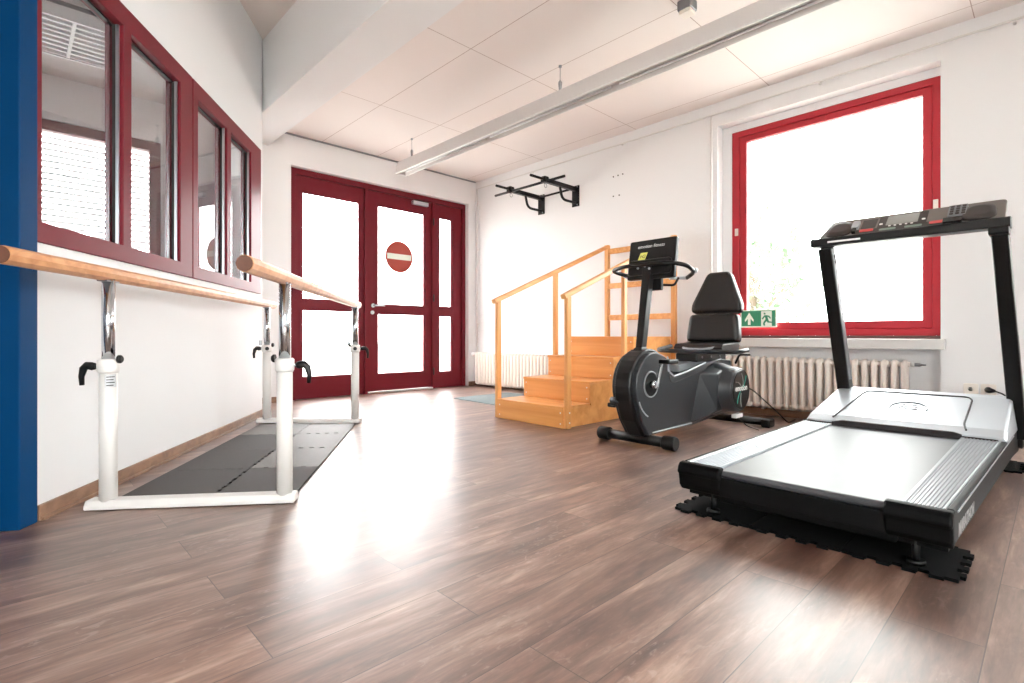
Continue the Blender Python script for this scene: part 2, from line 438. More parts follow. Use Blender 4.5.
# baseboards
b = new(); obox(b, LP(0.0, -0.015), U * 2.78, NO * 0.015, (0, 0, 0.062)); obox(b, LP(0.0, -0.03), U * 2.78, NO * 0.015, (0, 0, 0.014))
struct('baseboard_left', b, 'base', 'brown wooden baseboard along the white left wall', 'baseboard', bev=0.003)
b = new(); box(b, 4.985, 5.0, 2.31, 5.985, 0, 0.065); box(b, 4.985, 5.0, -2.75, 0.58, 0, 0.065); box(b, 5.105, 5.12, 0.59, 2.30, 0, 0.065)
struct('baseboard_right', b, 'base', 'brown baseboard along the window wall', 'baseboard', bev=0.003)
b = new(); box(b, 1.69, 2.28, 5.985, 6.0, 0, 0.065); box(b, 4.86, 5.0, 5.985, 6.0, 0, 0.065); struct('baseboard_far', b, 'base', 'short brown baseboards beside the red doors', 'baseboard', bev=0.003)
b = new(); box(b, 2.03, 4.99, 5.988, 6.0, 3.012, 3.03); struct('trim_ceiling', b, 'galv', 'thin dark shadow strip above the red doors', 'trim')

# ------------------------------------------------------------------ entrance doors (plane Y = 6.10)
def rect_frame(bm, x0, x1, z0, z1, holes, y0, y1):
    grid_wall(bm, (x0, y0, 0), (1, 0, 0), (0, 1, 0), x1 - x0, z0, z1, y1 - y0, [(h[0] - x0, h[1] - x0, h[2], h[3]) for h in holes])
YD = 6.10
def leaf(name, x0, x1, z0, z1, panes, label, fr=0.0):
    r = sroot(name, ((x0 + x1) / 2, YD, 0), label, 'door')
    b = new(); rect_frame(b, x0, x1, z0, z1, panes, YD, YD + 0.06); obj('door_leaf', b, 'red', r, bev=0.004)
    for p in panes:
        b = new(); box(b, p[0], p[1], YD + 0.028, YD + 0.034, p[2], p[3]); obj('glass_pane', b, 'frost', r)
        b = new(); rect_frame(b, p[0] - 0.001, p[1] + 0.001, p[2] - 0.001, p[3] + 0.001, [(p[0] + 0.016, p[1] - 0.016, p[2] + 0.016, p[3] - 0.016)], YD + 0.004, YD + 0.026); obj('glazing_bead', b, 'red', r)
    return r
b = new(); rect_frame(b, 2.284, 4.86, -0.01, 2.68, [(2.365, 3.235, -1, 2.61), (3.275, 4.27, -1, 2.61), (4.315, 4.80, -1, 2.61)], YD - 0.03, YD + 0.09)
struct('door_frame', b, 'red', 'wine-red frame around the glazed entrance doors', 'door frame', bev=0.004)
d1 = leaf('door_1', 2.367, 3.233, 0.001, 2.608, [(2.441, 3.177, 1.165, 2.43), (2.441, 3.177, 0.245, 1.055)], 'wine-red glazed door left of the no-entry sign')
d2 = leaf('door_2', 3.277, 4.268, 0.02, 2.608, [(3.423, 4.16, 1.14, 2.44), (3.423, 4.16, 0.235, 1.035)], 'wine-red glazed door with round no-entry sign')
d3 = leaf('door_3', 4.317, 4.798, 0.001, 2.608, [(4.40, 4.635, 1.145, 2.43), (4.40, 4.635, 0.215, 1.03)], 'narrow wine-red sidelight door at the corner')
b = new(); tube(b, rounded([(3.36, YD + 0.002, 1.13), (3.36, YD - 0.05, 1.13), (3.50, YD - 0.055, 1.13)], 0.02), 0.010, 10); obj('door_handle', b, 'alu', d2)
b = new(); cyl(b, (3.36, YD, 1.13), (3.36, YD - 0.012, 1.13), 0.026); obj('handle_rose', b, 'alu', d2)
b = new(); cyl(b, (3.35, YD, 1.04), (3.35, YD - 0.014, 1.04), 0.024); cyl(b, (3.35, YD - 0.013, 1.04), (3.35, YD - 0.02, 1.04), 0.010); obj('lock_rose', b, 'alu', d2)
b = new(); box(b, 3.94, 4.19, YD - 0.05, YD, 2.535, 2.585); obj('door_closer', b, 'alu', d2, bev=0.006)
b = new(); obox(b, (3.97, YD - 0.03, 2.585), (0.22, 0, 0.0), (0, 0.012, 0), (0, 0, 0.014)); obox(b, (3.99, YD - 0.03, 2.597), (0.2, -0.01, 0.03), (0, 0.012, 0), (0, 0, 0.008)); obj('closer_arm', b, 'dark', d2)
for z in (0.24, 1.27, 2.34):
    b = new(); cyl(b, (4.285, YD - 0.032, z - 0.05), (4.285, YD - 0.032, z + 0.05), 0.011, 12); obj('hinge', b, 'dark', d2)
b = new(); box(b, 3.28, 4.27, YD - 0.04, YD - 0.005, 0.0, 0.02); obj('threshold_strip', b, 'alu', d2, bev=0.002)
# round sign stuck to the pane
sg = thing('no_entry_sign', (3.765, YD + 0.02, 1.59), 'round red no-entry sign with white bar on glazed door', 'sign')
b = new(); cyl(b, (3.765, YD + 0.0275, 1.80), (3.765, YD + 0.022, 1.80), 0.212, 48); obj('sign_disc', b, 'signred', sg)
b = new(); box(b, 3.58, 3.95, YD + 0.018, YD + 0.0225, 1.763, 1.838); obj('white_bar', b, 'signwhite', sg)

# ------------------------------------------------------------------ big window, right wall
def yframe(bm, y0, y1, z0, z1, hole, x0, x1):
    grid_wall(bm, (x0, y0, 0), (0, 1, 0), (1, 0, 0), y1 - y0, z0, z1, x1 - x0, [(hole[0] - y0, hole[1] - y0, hole[2], hole[3])])
def big_window(name, y0, y1, label):
    w = sroot(name, (5.14, (y0 + y1) / 2, 0.735), label, 'window')
    b = new(); yframe(b, y0, y1, 0.745, 2.735, (y0 + 0.065, y1 - 0.07, 0.80, 2.68), 5.125, 5.20); obj('window_frame', b, 'redwin', w, bev=0.005)
    b = new(); yframe(b, y0 + 0.065, y1 - 0.07, 0.80, 2.68, (y0 + 0.128, y1 - 0.135, 0.868, 2.625), 5.14, 5.205); obj('window_sash', b, 'redwin', w, bev=0.006)
    b = new(); box(b, 5.17, 5.176, y0 + 0.128, y1 - 0.135, 0.868, 2.625); obj('glass_pane', b, 'glass', w)
    b = new(); box(b, 5.09, 5.125, y0 + 0.005, y1 - 0.005, 0.72, 0.745); obj('stone_ledge', b, 'stone', w, bev=0.004)
    b = new(); box(b, 4.945, 5.12, y0 - 0.03, y1 + 0.05, 0.64, 0.72); obj('window_sill', b, 'white', w, bev=0.006)
    for yy in (y0 + 0.045, y1 - 0.045):
        b = new(); box(b, 5.112, 5.128, yy - 0.016, yy + 0.014, 1.72, 1.79); obj('hinge_cover', b, 'socket', w, bev=0.003)
    return w
big_window('window_1', *WY[0], 'bright red framed window above the radiator')
big_window('window_2_added', *WY[1], 'unseen red framed window added farther back for more daylight')  # unseen window, added to let more daylight into the room
# rear window added out of view, widened to bring in more light
for nm, x0, x1, z0, z1 in (('window_3_added', -3.4, 0.7, 0.6, 2.8),):
    w = sroot(nm, ((x0 + x1) / 2, -2.8, z0), 'unseen red framed window added on the rear wall for light', 'window')
    b = new(); rect_frame(b, x0, x1, z0, z1, [(x0 + 0.08, x1 - 0.08, z0 + 0.08, z1 - 0.08)], -2.84, -2.78); obj('window_frame', b, 'redwin', w)
    b = new(); box(b, x0 + 0.08, x1 - 0.08, -2.82, -2.814, z0 + 0.08, z1 - 0.08); obj('glass_pane', b, 'glass', w)

# ------------------------------------------------------------------ interior window band on the left wall
def lbox(bm, t0, t1, d0, d1, z0, z1):
    obox(bm, LP(t0, d0, z0), U * (t1 - t0), NO * (d1 - d0), (0, 0, z1 - z0))
def lframe(bm, t0, t1, z0, z1, holes, d0, d1):
    grid_wall(bm, LP(t0, d0), U, NO, t1 - t0, z0, z1, d1 - d0, [(h[0] - t0, h[1] - t0, h[2], h[3]) for h in holes])
for nm, t0, t1, panes, lab in (('window_4', 1.435, 2.79, [(1.60, 2.13), (2.205, 2.762)], 'wine-red interior window pair nearest the blue door jamb'),
                               ('window_5', 0.07, 1.425, [(0.33, 0.78), (0.86, 1.352)], 'wine-red interior window pair nearest the entrance doors')):
    w = sroot(nm, LP((t0 + t1) / 2, 0.05, 1.125), lab, 'window')
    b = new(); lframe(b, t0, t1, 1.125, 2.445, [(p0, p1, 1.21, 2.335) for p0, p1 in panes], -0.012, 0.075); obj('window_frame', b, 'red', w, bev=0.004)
    for p0, p1 in panes:
        b = new(); lbox(b, p0, p1, 0.034, 0.040, 1.21, 2.335); obj('glass_pane', b, 'glass_in', w)
        b = new(); lbox(b, p0 - 0.001, p0 + 0.010, 0.005, 0.020, 1.212, 2.333); obj('aluminium_bead', b, 'alu', w)
        b = new(); lbox(b, p0 - 0.001, p0 + 0.009, 0.021, 0.036, 1.212, 2.333); lbox(b, p0, p1, 0.03, 0.048, 2.325, 2.336); obj('rubber_seal', b, 'dark', w)
# office window with outside slats, seen through the panes
w = sroot('window_6', (-0.2, 6.14, 0.9), 'red framed office window behind white outside slats', 'window')
b = new(); rect_frame(b, -1.6, 1.06, 0.9, 2.64, [(-1.5, -0.32, 1.0, 2.55), (-0.22, 0.97, 1.0, 2.55)], 6.12, 6.18); obj('window_frame', b, 'red', w, bev=0.004)
b = new(); box(b, -1.5, 0.97, 6.146, 6.152, 1.0, 2.55); obj('glass_pane', b, 'glass', w)
r = thing('outside_blind', (-0.25, 6.33, 0.8), 'white slatted blind outside the office window', 'blind')
b = new()
for i in range(33):
    z = 0.86 + i * 0.054
    obox(b, (-1.7, 6.30, z), (2.85, 0, 0), (0, 0.048, -0.012), (0, 0.0, 0.012))
obj('slats', b, 'blind', r)
for x in (-1.72, 1.15):
    b = new(); box(b, x, x + 0.03, 6.30, 6.36, 0.7, 2.68); obj('guide_rail', b, 'alu', r)
b = new(); box(b, -1.72, 1.18, 6.28, 6.4, 2.64, 2.76); obj('head_box', b, 'alu', r)
r = thing('louvre_lamp', (-0.3, 5.0, 2.93), 'white grid louvre ceiling lamp inside the office', 'ceiling lamp')
b = new()
for i in range(9):
    y = 4.72 + i * 0.078
    box(b, -1.0, 0.58, y - 0.012, y + 0.012, 2.92, 2.94)
for i in range(7):
    x = -1.0 + i * 0.2633
    box(b, x - 0.01, x + 0.01, 4.71, 5.35, 2.915, 2.965)
obj('louvre_grid', b, 'louvre', r)
b = new(); box(b, -1.02, 0.60, 4.69, 5.37, 2.995, 3.028); obj('lamp_body', b, 'lamp_dark', r)
for y in (4.69, 5.35):
    b = new(); box(b, -1.02, 0.60, y, y + 0.02, 2.91, 3.0); obj('side_rail', b, 'louvre', r)

# blue door jamb and door at the near end of the left wall
b = new(); lbox(b, 2.792, 2.885, -0.016, 0.165, 0, 2.80); lbox(b, 3.78, 3.86, -0.016, 0.165, 0, 2.80); lbox(b, 2.885, 3.78, -0.016, 0.165, 2.72, 2.80)
struct('door_frame_blue', b, 'blue', 'blue door jamb at the left edge beside the white wall', 'door frame', bev=0.004)
r = sroot('door_4', LP(2.90, 0.2), 'blue door leaf with painted-in shade, open at the left edge', 'door')
b = new(); lbox(b, 2.905, 2.945, 0.17, 1.02, 0.01, 2.70); obj('door_leaf', b, 'blue_shaded', r, bev=0.003)
b = new(); tube(b, rounded([LP(2.945, 0.94, 1.05), LP(3.0, 0.94, 1.05), LP(3.0, 0.82, 1.05)], 0.02), 0.01, 10); obj('door_handle', b, 'alu', r)

# ------------------------------------------------------------------ pipes, lamp, small ceiling and wall items
b = new()
tube(b, [(4.962, 5.93, 2.905), (4.962, 4.0, 2.905), (4.962, 2.36, 2.905), (4.962, -2.6, 2.92)], 0.009, 8)
for y in (0.2, 1.4, 3.4, 4.8):
    box(b, 4.962, 5.0, y - 0.008, y + 0.008, 2.892, 2.918)
tag(obj('heating_pipe', b, 'white'), 'thin white pipe running high along the window wall', 'pipe')
b = new(); tube(b, rounded([(4.968, 5.93, 2.90), (4.968, 5.93, 0.45)], 0.02), 0.010, 8)
for z in (0.9, 2.0): box(b, 4.968, 5.0, 5.922, 5.938, z, z + 0.02)
tag(obj('heating_pipe', b, 'white'), 'thin white vertical pipe in the corner beside the red doors', 'pipe')
b = new(); tube(b, [(4.975, 2.355, 2.90), (4.975, 2.355, 0.45)], 0.011, 8)
for z in (0.9, 2.0, 2.6): box(b, 4.975, 5.0, 2.347, 2.363, z, z + 0.02)
tag(obj('heating_pipe', b, 'white'), 'thin white vertical pipe left of the big red window', 'pipe')

lp = thing('trunking_lamp', (3.335, 2.0, 2.65), 'long grey fluorescent trunking lamp hung below the tiles', 'ceiling lamp')
def xz(pts, y): return [(x, y, z) for x, z in pts]
b = new()
out = [(3.262, 2.655), (3.278, 2.755), (3.284, 2.758), (3.290, 2.79), (3.372, 2.79), (3.378, 2.758), (3.384, 2.755), (3.400, 2.655)]
inn = [(3.394, 2.657), (3.378, 2.74), (3.284, 2.74), (3.268, 2.657)]
prism(b, xz(out + inn, -2.2), (0, 7.59, 0)); obj('housing', b, 'lamp', lp)
b = new()
prism(b, xz([(3.285, 2.70), (3.331, 2.672), (3.377, 2.70), (3.377, 2.704), (3.331, 2.677), (3.285, 2.704)], -2.19), (0, 7.56, 0)); obj('reflector', b, 'reflector', lp)
b = new(); box(b, 3.256, 3.268, -2.2, 5.39, 2.648, 2.660); obj('bottom_rim', b, 'white', lp)
b = new(); box(b, 3.394, 3.405, -2.2, 5.39, 2.648, 2.660); obj('bottom_rim', b, 'white', lp)
b = new(); prism(b, xz(out, 5.38), (0, 0.012, 0)); obj('end_cap', b, 'lamp', lp)
for k in range(5):
    for x in (3.296, 3.366):
        b = new(); y = 5.32 - k * 1.5; cyl(b, (x, y, 2.678), (x, y - 1.42, 2.678), 0.008, 10); obj('fluorescent_tube', b, 'tube', lp)
for y in (5.18, 2.91, 0.6, -1.6):
    b = new(); cyl(b, (3.352, y, 3.028), (3.352, y, 2.90), 0.0025, 6); cyl(b, (3.352, y, 3.03), (3.352, y, 3.015), 0.014, 10); obj('hanging_wire', b, 'galv', lp)
    b = new(); tube(b, [(3.352, y, 2.905), (3.352, y, 2.89), (3.352, y, 2.87), (3.352, y, 2.79)], [0.006, 0.016, 0.016, 0.008], 10); obj('wire_clamp', b, 'galv', lp)
r = thing('junction_box', (3.335, 1.75, 2.95), 'small grey box on the ceiling beside the hanging lamp', 'junction box')
b = new(); slab(b, 0, 0, 0.10, 0.10, (3.335, 1.75, 2.965), (1, 0, 0), (0, 1, 0), 0.065, 0.012); obj('box_body', b, 'galv', r, bev=0.004)
b = new(); slab(b, 0, 0, 0.085, 0.085, (3.335, 1.75, 2.94), (1, 0, 0), (0, 1, 0), 0.026, 0.015); obj('box_cover', b, 'socket', r, bev=0.006)
# screw holes high on the wall
for i, (y, z) in enumerate([(3.531, 2.57), (3.467, 2.572), (3.403, 2.574), (3.531, 2.346), (3.451, 2.344)]):
    b = new(); cyl(b, (5.0, y, z), (4.994, y, z), 0.008, 10)
    lab = ['tiny dark wall plug, left end of the upper row', 'tiny dark wall plug, middle of the upper row', 'tiny dark wall plug, right end of the upper row',
           'tiny dark wall plug, left one of the lower pair', 'tiny dark wall plug, right one of the lower pair'][i]
    tag(obj('wall_plug', b, 'dark'), lab, 'wall plug', 'wall plugs right of the pull-up bar')
# sockets
r = thing('power_socket', (5.0, 0.43, 0.32), 'round white wall socket left of the black plug', 'socket')
b = new(); slab(b, 0, 0, 0.082, 0.082, (5.0, 0.43, 0.36), (0, -1, 0), (0, 0, 1), 0.012, 0.012, ez=(-1, 0, 0)); obj('cover_plate', b, 'socket', r, bev=0.002)
b = new(); tube(b, [(4.992, 0.43, 0.36), (4.988, 0.43, 0.36)], 0.014, 20); obj('socket_insert', b, 'consoledk', r)
r = thing('power_socket', (5.0, 0.335, 0.32), 'square white wall socket holding the black plug', 'socket')
b = new(); slab(b, 0, 0, 0.082, 0.082, (5.0, 0.335, 0.36), (0, -1, 0), (0, 0, 1), 0.012, 0.012, ez=(-1, 0, 0)); obj('cover_plate', b, 'socket', r, bev=0.002)
r = thing('power_plug', (4.95, 0.335, 0.34), 'black power plug with cable in the wall socket by the treadmill', 'plug')
b = new(); tube(b, [(4.99, 0.335, 0.362), (4.975, 0.335, 0.362), (4.955, 0.33, 0.362), (4.935, 0.30, 0.36)], [0.02, 0.022, 0.02, 0.01], 12); obj('plug_body', b, 'black', r)
b = new(); tube(b, rounded([(4.935, 0.30, 0.36), (4.90, 0.24, 0.34), (4.93, 0.15, 0.05), (4.8, 0.2, 0.008), (4.45, 0.3, 0.008)], 0.05), 0.005, 8); obj('cable', b, 'black', r)

# emergency exit sign on the window frame
sx = 5.085
r = thing('exit_sign', (sx, 1.95, 0.81), 'green emergency exit sign with arrow and running figure', 'sign')
b = new(); box(b, sx, sx + 0.008, 1.785, 2.115, 0.822, 0.988); obj('sign_plate', b, 'signwhite', r)
b = new(); box(b, sx - 0.0012, sx, 1.797, 2.105, 0.834, 0.978); obj('green_field', b, 'signgreen', r)
def sign_pt(p, d=0.0022): return (sx - d, 2.105 - p[0] * 0.308, 0.834 + p[1] * 0.144)
b = new(); prism(b, [sign_pt(q) for q in [(0.10, 0.42), (0.235, 0.90), (0.37, 0.42), (0.36, 0.28), (0.275, 0.5), (0.275, 0.08), (0.195, 0.08), (0.195, 0.5), (0.11, 0.28)]], (0.001, 0, 0)); obj('arrow', b, 'signwhite', r)
b = new(); prism(b, [sign_pt(q) for q in [(0.59, 0.0), (0.59, 0.97), (0.90, 0.97), (0.90, 0.0)]], (0.001, 0, 0)); obj('doorway_panel', b, 'signwhite', r)
b = new()
fig = [[(0.66, 0.80), (0.69, 0.88), (0.73, 0.80), (0.70, 0.73)], [(0.69, 0.70), (0.76, 0.70), (0.80, 0.42), (0.73, 0.38)],
       [(0.61, 0.48), (0.69, 0.70), (0.72, 0.66), (0.64, 0.42)], [(0.76, 0.70), (0.83, 0.66), (0.88, 0.50), (0.85, 0.47), (0.81, 0.58), (0.74, 0.62)],
       [(0.73, 0.40), (0.80, 0.44), (0.82, 0.30), (0.93, 0.27), (0.93, 0.20), (0.78, 0.22)], [(0.72, 0.44), (0.78, 0.38), (0.70, 0.18), (0.71, 0.02), (0.66, 0.04), (0.65, 0.20)]]
for f in fig: prism(b, [sign_pt(q, 0.0034) for q in f], (0.001, 0, 0))
obj('running_figure', b, 'signgreen', r)

# ------------------------------------------------------------------ radiators
def radiator(y0, n, pitch, xf, xb, z0, z1, label, name='radiator'):
    r = thing(name, ((xf + xb) / 2, y0, 0), label, 'radiator')
    xm = (xf + xb) / 2
    def sec(y):
        b = new()
        loop = rounded([(xf + .018, y, z0 + .02), (xf + .018, y, z1 - .02), (xb - .018, y, z1 - .02), (xb - .018, y, z0 + .02)], 0.04, 5, True)
        tube(b, loop, 0.020, 10, closed=True, up=(0, 1, 0))
        tube(b, [(xm, y, z0 + .03), (xm, y, z1 - .03)], 0.018, 8)
        for z in (z0 + .035, z1 - .035): cyl(b, (xm, y - pitch / 2, z), (xm, y + pitch / 2, z), 0.022, 10)
        return b
    first = obj('section', sec(y0), 'radi', r)
    for i in range(1, n):
        c = first.copy(); COL.objects.link(c); c.parent = r; c.location = (0, i * pitch, 0)
    for z in (z0 + .035, z1 - .035):
        b = new(); cyl(b, (xm, y0 - 0.06, z), (xm, y0 - pitch / 2, z), 0.018, 12); obj('end_plug', b, 'white', r)
    return r
ra = radiator(0.82, 22, 0.066, 4.985, 5.09, 0.075, 0.555, 'cream ribbed radiator under the big red window')
b = new(); tube(b, [(5.035, 0.76, 0.52), (5.035, 0.73, 0.52), (5.035, 0.715, 0.52)], [0.014, 0.014, 0.008], 10); cyl(b, (5.035, 0.74, 0.52), (5.035, 0.69, 0.52), 0.006, 8); obj('vent_valve', b, 'galv', ra)
for yy in (0.95, 1.9):
    b = new(); box(b, 5.06, 5.119, yy - 0.012, yy + 0.012, 0.06, 0.09); obj('wall_bracket', b, 'white', ra)
ra = radiator(4.42, 24, 0.062, 4.865, 4.965, 0.03, 0.50, 'white ribbed radiator behind the wooden stairs')
b = new(); box(b, 4.93, 4.998, 5.0, 5.02, 0.1, 0.13); box(b, 4.93, 4.998, 5.6, 5.62, 0.1, 0.13); obj('wall_bracket', b, 'white', ra)
b = new(); tube(b, rounded([(4.915, 5.86, 0.46), (4.915, 5.93, 0.46), (4.968, 5.93, 0.46)], 0.02), 0.011, 8); obj('feed_pipe', b, 'white', ra)
b = new(); tube(b, [(4.90, 5.86, 0.47), (4.90, 5.89, 0.47), (4.90, 5.95, 0.47)], [0.03, 0.035, 0.03], 14); obj('thermostat_knob', b, 'white', ra)

# ------------------------------------------------------------------ pull-up bar
r = thing('pull_up_bar', (5.0, 4.37, 2.3), 'black wall-mounted pull-up bar frame high on the wall', 'pull-up bar')
for y in (4.66, 4.085):
    b = new(); box(b, 4.99, 5.0, y - 0.056, y + 0.056, 2.325, 2.58); obj('wall_plate', b, 'blackm', r, bev=0.002)
    for z in (2.345, 2.56):
        b = new(); cyl(b, (4.99, y - 0.03, z), (4.982, y - 0.03, z), 0.009, 8); obj('bolt', b, 'galv', r)
    b = new(); box(b, 4.43, 4.99, y - 0.025, y + 0.025, 2.51, 2.56); obj('support_arm', b, 'blackm', r, bev=0.004)
    b = new(); tube(b, rounded([(4.99, y, 2.37), (4.74, y, 2.37), (4.70, y, 2.52)], 0.10, 8), 0.016, 10); obj('curved_brace', b, 'blackm', r)
    b = new(); tube(b, [(4.50, y, 2.545), (4.20, y, 2.545)], 0.015, 12); obj('front_grip', b, 'blackm', r)
    b = new(); box(b, 4.40, 4.47, y - 0.035, y + 0.035, 2.505, 2.575); obj('clamp', b, 'blackm', r, bev=0.006)
    b = new(); tube(b, [(4.45 + 0.022 * math.cos(a), y, 2.475 + 0.022 * math.sin(a)) for a in [k * math.pi / 6 for k in range(12)]], 0.004, 6, closed=True, up=(0, 1, 0)); cyl(b, (4.45, y, 2.515), (4.45, y, 2.49), 0.007, 8); obj('eye_ring', b, 'galv', r)
b = new(); cyl(b, (4.44, 3.79, 2.52), (4.44, 4.94, 2.52), 0.015, 14); obj('cross_bar', b, 'blackm', r)
b = new(); cyl(b, (4.93, 4.06, 2.53), (4.93, 4.68, 2.53), 0.013, 14); obj('cross_bar', b, 'blackm', r)

# ------------------------------------------------------------------ parallel bars
pbx = thing('parallel_bars', LP(1.5, -0.5), 'physiotherapy parallel bars with beech handrails on white posts', 'parallel bars')
FL, FR = Vector((0.305, 2.985, 0)), Vector((0.925, 2.485, 0))
def Gp(px, py, z=0):
    d = (0.75 - z) * 522 / (py - 335); l = (px - 512) / 522 * d
    c_, s_ = 0.7221, 0.6918
    return Vector((d * s_ + l * c_, d * c_ - l * s_, z))
FL = Gp(108.3, 508); FR = Gp(284.6, 501.5); RL = Gp(267, 423); RR = Gp(355, 423)
for A, B in ((FL, FR), (RL, RR)):
    d = (B - A).normalized(); n = Vector((-d.y, d.x, 0))
    a0, b0 = A - d * 0.075, B + d * 0.05
    b = new()
    prof = [(-0.042, 0.004), (0.042, 0.004), (0.042, 0.02), (0.028, 0.042), (-0.028, 0.042), (-0.042, 0.02)]
    prism(b, [a0 + n * q + Vector((0, 0, z)) for q, z in prof], b0 - a0)
    base = obj('base_bar', b, 'white', pbx, bev=0.004)
    for p, sgn in ((a0, 1), (b0, -1)):
        b = new(); q = p + d * 0.03 * sgn; cyl(b, q, q + Vector((0, 0, 0.006)), 0.025, 14); obj('rubber_foot', b, 'black', base)
ZR = 1.015
for i, (P, sd) in enumerate(((FL, -1), (FR, 1), (RL, -1), (RR, 1))):
    b = new(); z = 0.64 + (0.02 if i > 1 else 0)
    cyl(b, P + Vector((0, 0, 0.035)), P + Vector((0, 0, z)), 0.0335, 24); post = obj('post_sleeve', b, 'white', pbx)
    b = new(); tube(b, [P + Vector((0, 0, z - 0.055)), P + Vector((0, 0, z - 0.045)), P + Vector((0, 0, z)), P + Vector((0, 0, z + 0.006))], [0.036, 0.041, 0.041, 0.034], 24); col = obj('clamp_collar', b, 'white', post)
    b = new(); cyl(b, P + Vector((0, 0, z - 0.02)), P + Vector((0, 0, ZR - 0.022)), 0.0245, 24); ch = obj('chrome_tube', b, 'chrome', pbx)
    dr = (FR - FL).normalized() * sd; zz = z - 0.025
    k = P + dr * 0.035 + Vector((0, 0, zz))
    b = new(); tube(b, [k, k + dr * 0.018], 0.008, 10); obj('clamp_screw', b, 'chrome', post)
    b = new(); tube(b, [k + dr * 0.014, k + dr * 0.03, k + dr * 0.050 + Vector((0, 0, 0.003)), k + dr * 0.064 + Vector((0, 0, -0.010)), k + dr * 0.072 + Vector((0, 0, -0.045)), k + dr * 0.070 + Vector((0, 0, -0.082))], [0.013, 0.018, 0.017, 0.015, 0.011, 0.009], 12); obj('clamp_lever', b, 'black', post)
    k2 = P - dr * 0.040 + Vector((0, 0, zz + 0.03))
    b = new(); tube(b, [k2, k2 - dr * 0.010, k2 - dr * 0.016], [0.018, 0.018, 0.012], 12); obj('side_knob', b, 'black', post)
    if i > 1:  # adjustment holes facing the camera
        f = (-P).normalized(); f.z = 0; f.normalize()
        for q in range(7):
            c = P + f * 0.0238 + Vector((0, 0, z + 0.04 + q * 0.045)); b = new(); cyl(b, c, c + f * 0.002, 0.005, 8); obj('adjustment_hole', b, 'dark', ch)
        c = P + f * 0.039 + Vector((0, 0, zz)); b = new(); cyl(b, c, c + f * 0.012, 0.016, 12); obj('pin_knob', b, 'black', post)
        b = new(); c = P - (FR - FL).normalized() * 0.052 + Vector((0, 0, zz + 0.03)); cyl(b, c, c + Vector((0, 0, 0.04)), 0.012, 8); obj('guide_stub', b, 'galv', post)
    if i == 0:
        f = Vector((0.15, -0.98, 0)).normalized(); ex = Vector((0.98, 0.15, 0)).normalized()
        b = new()
        N_ = 6
        for q in range(N_):
            a0, a1 = -0.65 + q * 1.3 / N_, -0.65 + (q + 1) * 1.3 / N_
            p0 = P + (f * math.cos(a0) + ex * math.sin(a0)) * 0.0342; p1 = P + (f * math.cos(a1) + ex * math.sin(a1)) * 0.0342
            obox(b, p0 + Vector((0, 0, z - 0.115)), p1 - p0, (0, 0, 0.055), f * 0.0006)
        obj('type_plate', b, 'foil', post)
        for q in range(4):
            b = new(); c = P + f * 0.0352 - ex * 0.017 + Vector((0, 0, z - 0.072 - q * 0.012)); obox(b, c, ex * (0.030 - 0.004 * (q % 2)), (0, 0, 0.004), f * 0.0006); obj('print_line', b, 'dark', post)
    # bracket plate under the rail
    lat = (RL - FL).normalized(); n = Vector((-lat.y, lat.x, 0))
    b = new(); obox(b, P - lat * 0.045 - n * 0.02 + Vector((0, 0, ZR - 0.036)), lat * 0.09, n * 0.04, (0, 0, 0.006)); obj('rail_bracket', b, 'galv', pbx)
for A, B, ov, oe in ((FL, RL, 0.575, 0.20), (FR, RR, 0.505, 0.18)):
    d = (B - A).normalized(); p0 = A - d * ov + Vector((0, 0, ZR)); p1 = B + d * oe + Vector((0, 0, ZR)); p0.z -= (0.010 if A is FR else 0.003)
    b = new(); L_ = (p1 - p0).length; d = (p1 - p0).normalized()
    tube(b, [p0 + d * x for x in (0, 0.004, L_ - 0.006, L_)], [0.0295, 0.0315, 0.0315, 0.027], 10, up=(0, 0, 1))
    for f in b.faces: f.smooth = False
    h = obj('handrail', b, 'beech', pbx, bev=0.004)
    b = new(); tube(b, [p0 - d * 0.001, p0 + d * 0.0005], 0.0285, 20); obj('end_grain', b, 'beechend', h)

# interlocking mats
def puzzle(bm, x0, x1, y0, y1, z1, ax, ay, org, teeth=(1, 1, 1, 1), n=8, amp=0.012):
    """rectangle in the frame (ax, ay) with dovetail teeth on chosen sides (bottom, right, top, left)"""
    pts = []
    def side(p, q, out, on):
        L_ = math.hypot(q[0] - p[0], q[1] - p[1]); k = max(3, int(L_ / 0.033))
        for i in range(k):
            t0, t1 = i / k, (i + 1) / k
            P0 = (p[0] + (q[0] - p[0]) * t0, p[1] + (q[1] - p[1]) * t0)
            dx, dy = (q[0] - p[0]) / k, (q[1] - p[1]) / k
            s = amp if (on and i % 2) else (-amp if on and 0 < i < k - 1 else 0)
            e = 0.12
            if s:
                w = -e if s > 0 else e
                pts.append((P0[0] + dx * 0.05, P0[1] + dy * 0.05)); pts.append((P0[0] + dx * (w * 0.5 + .02) + out[0] * s, P0[1] + dy * (w * 0.5 + .02) + out[1] * s))
                pts.append((P0[0] + dx * (1 - w * 0.5 - .02) + out[0] * s, P0[1] + dy * (1 - w * 0.5 - .02) + out[1] * s)); pts.append((P0[0] + dx * .95, P0[1] + dy * .95))
            else:
                pts.append(P0)
    side((x0, y0), (x1, y0), (0, -1), teeth[0]); side((x1, y0), (x1, y1), (1, 0), teeth[1]); side((x1, y1), (x0, y1), (0, 1), teeth[2]); side((x0, y1), (x0, y0), (-1, 0), teeth[3])
    prism(bm, [Vector(org) + Vector(ax) * p[0] + Vector(ay) * p[1] + Vector((0, 0, 0.001)) for p in pts], (0, 0, z1))
lat = (RL - FL).normalized(); acr = (FR - FL); acr = (acr - lat * acr.dot(lat)).normalized()
O = FL + lat * 0.075; LEN = (RL - FL).length - 0.17
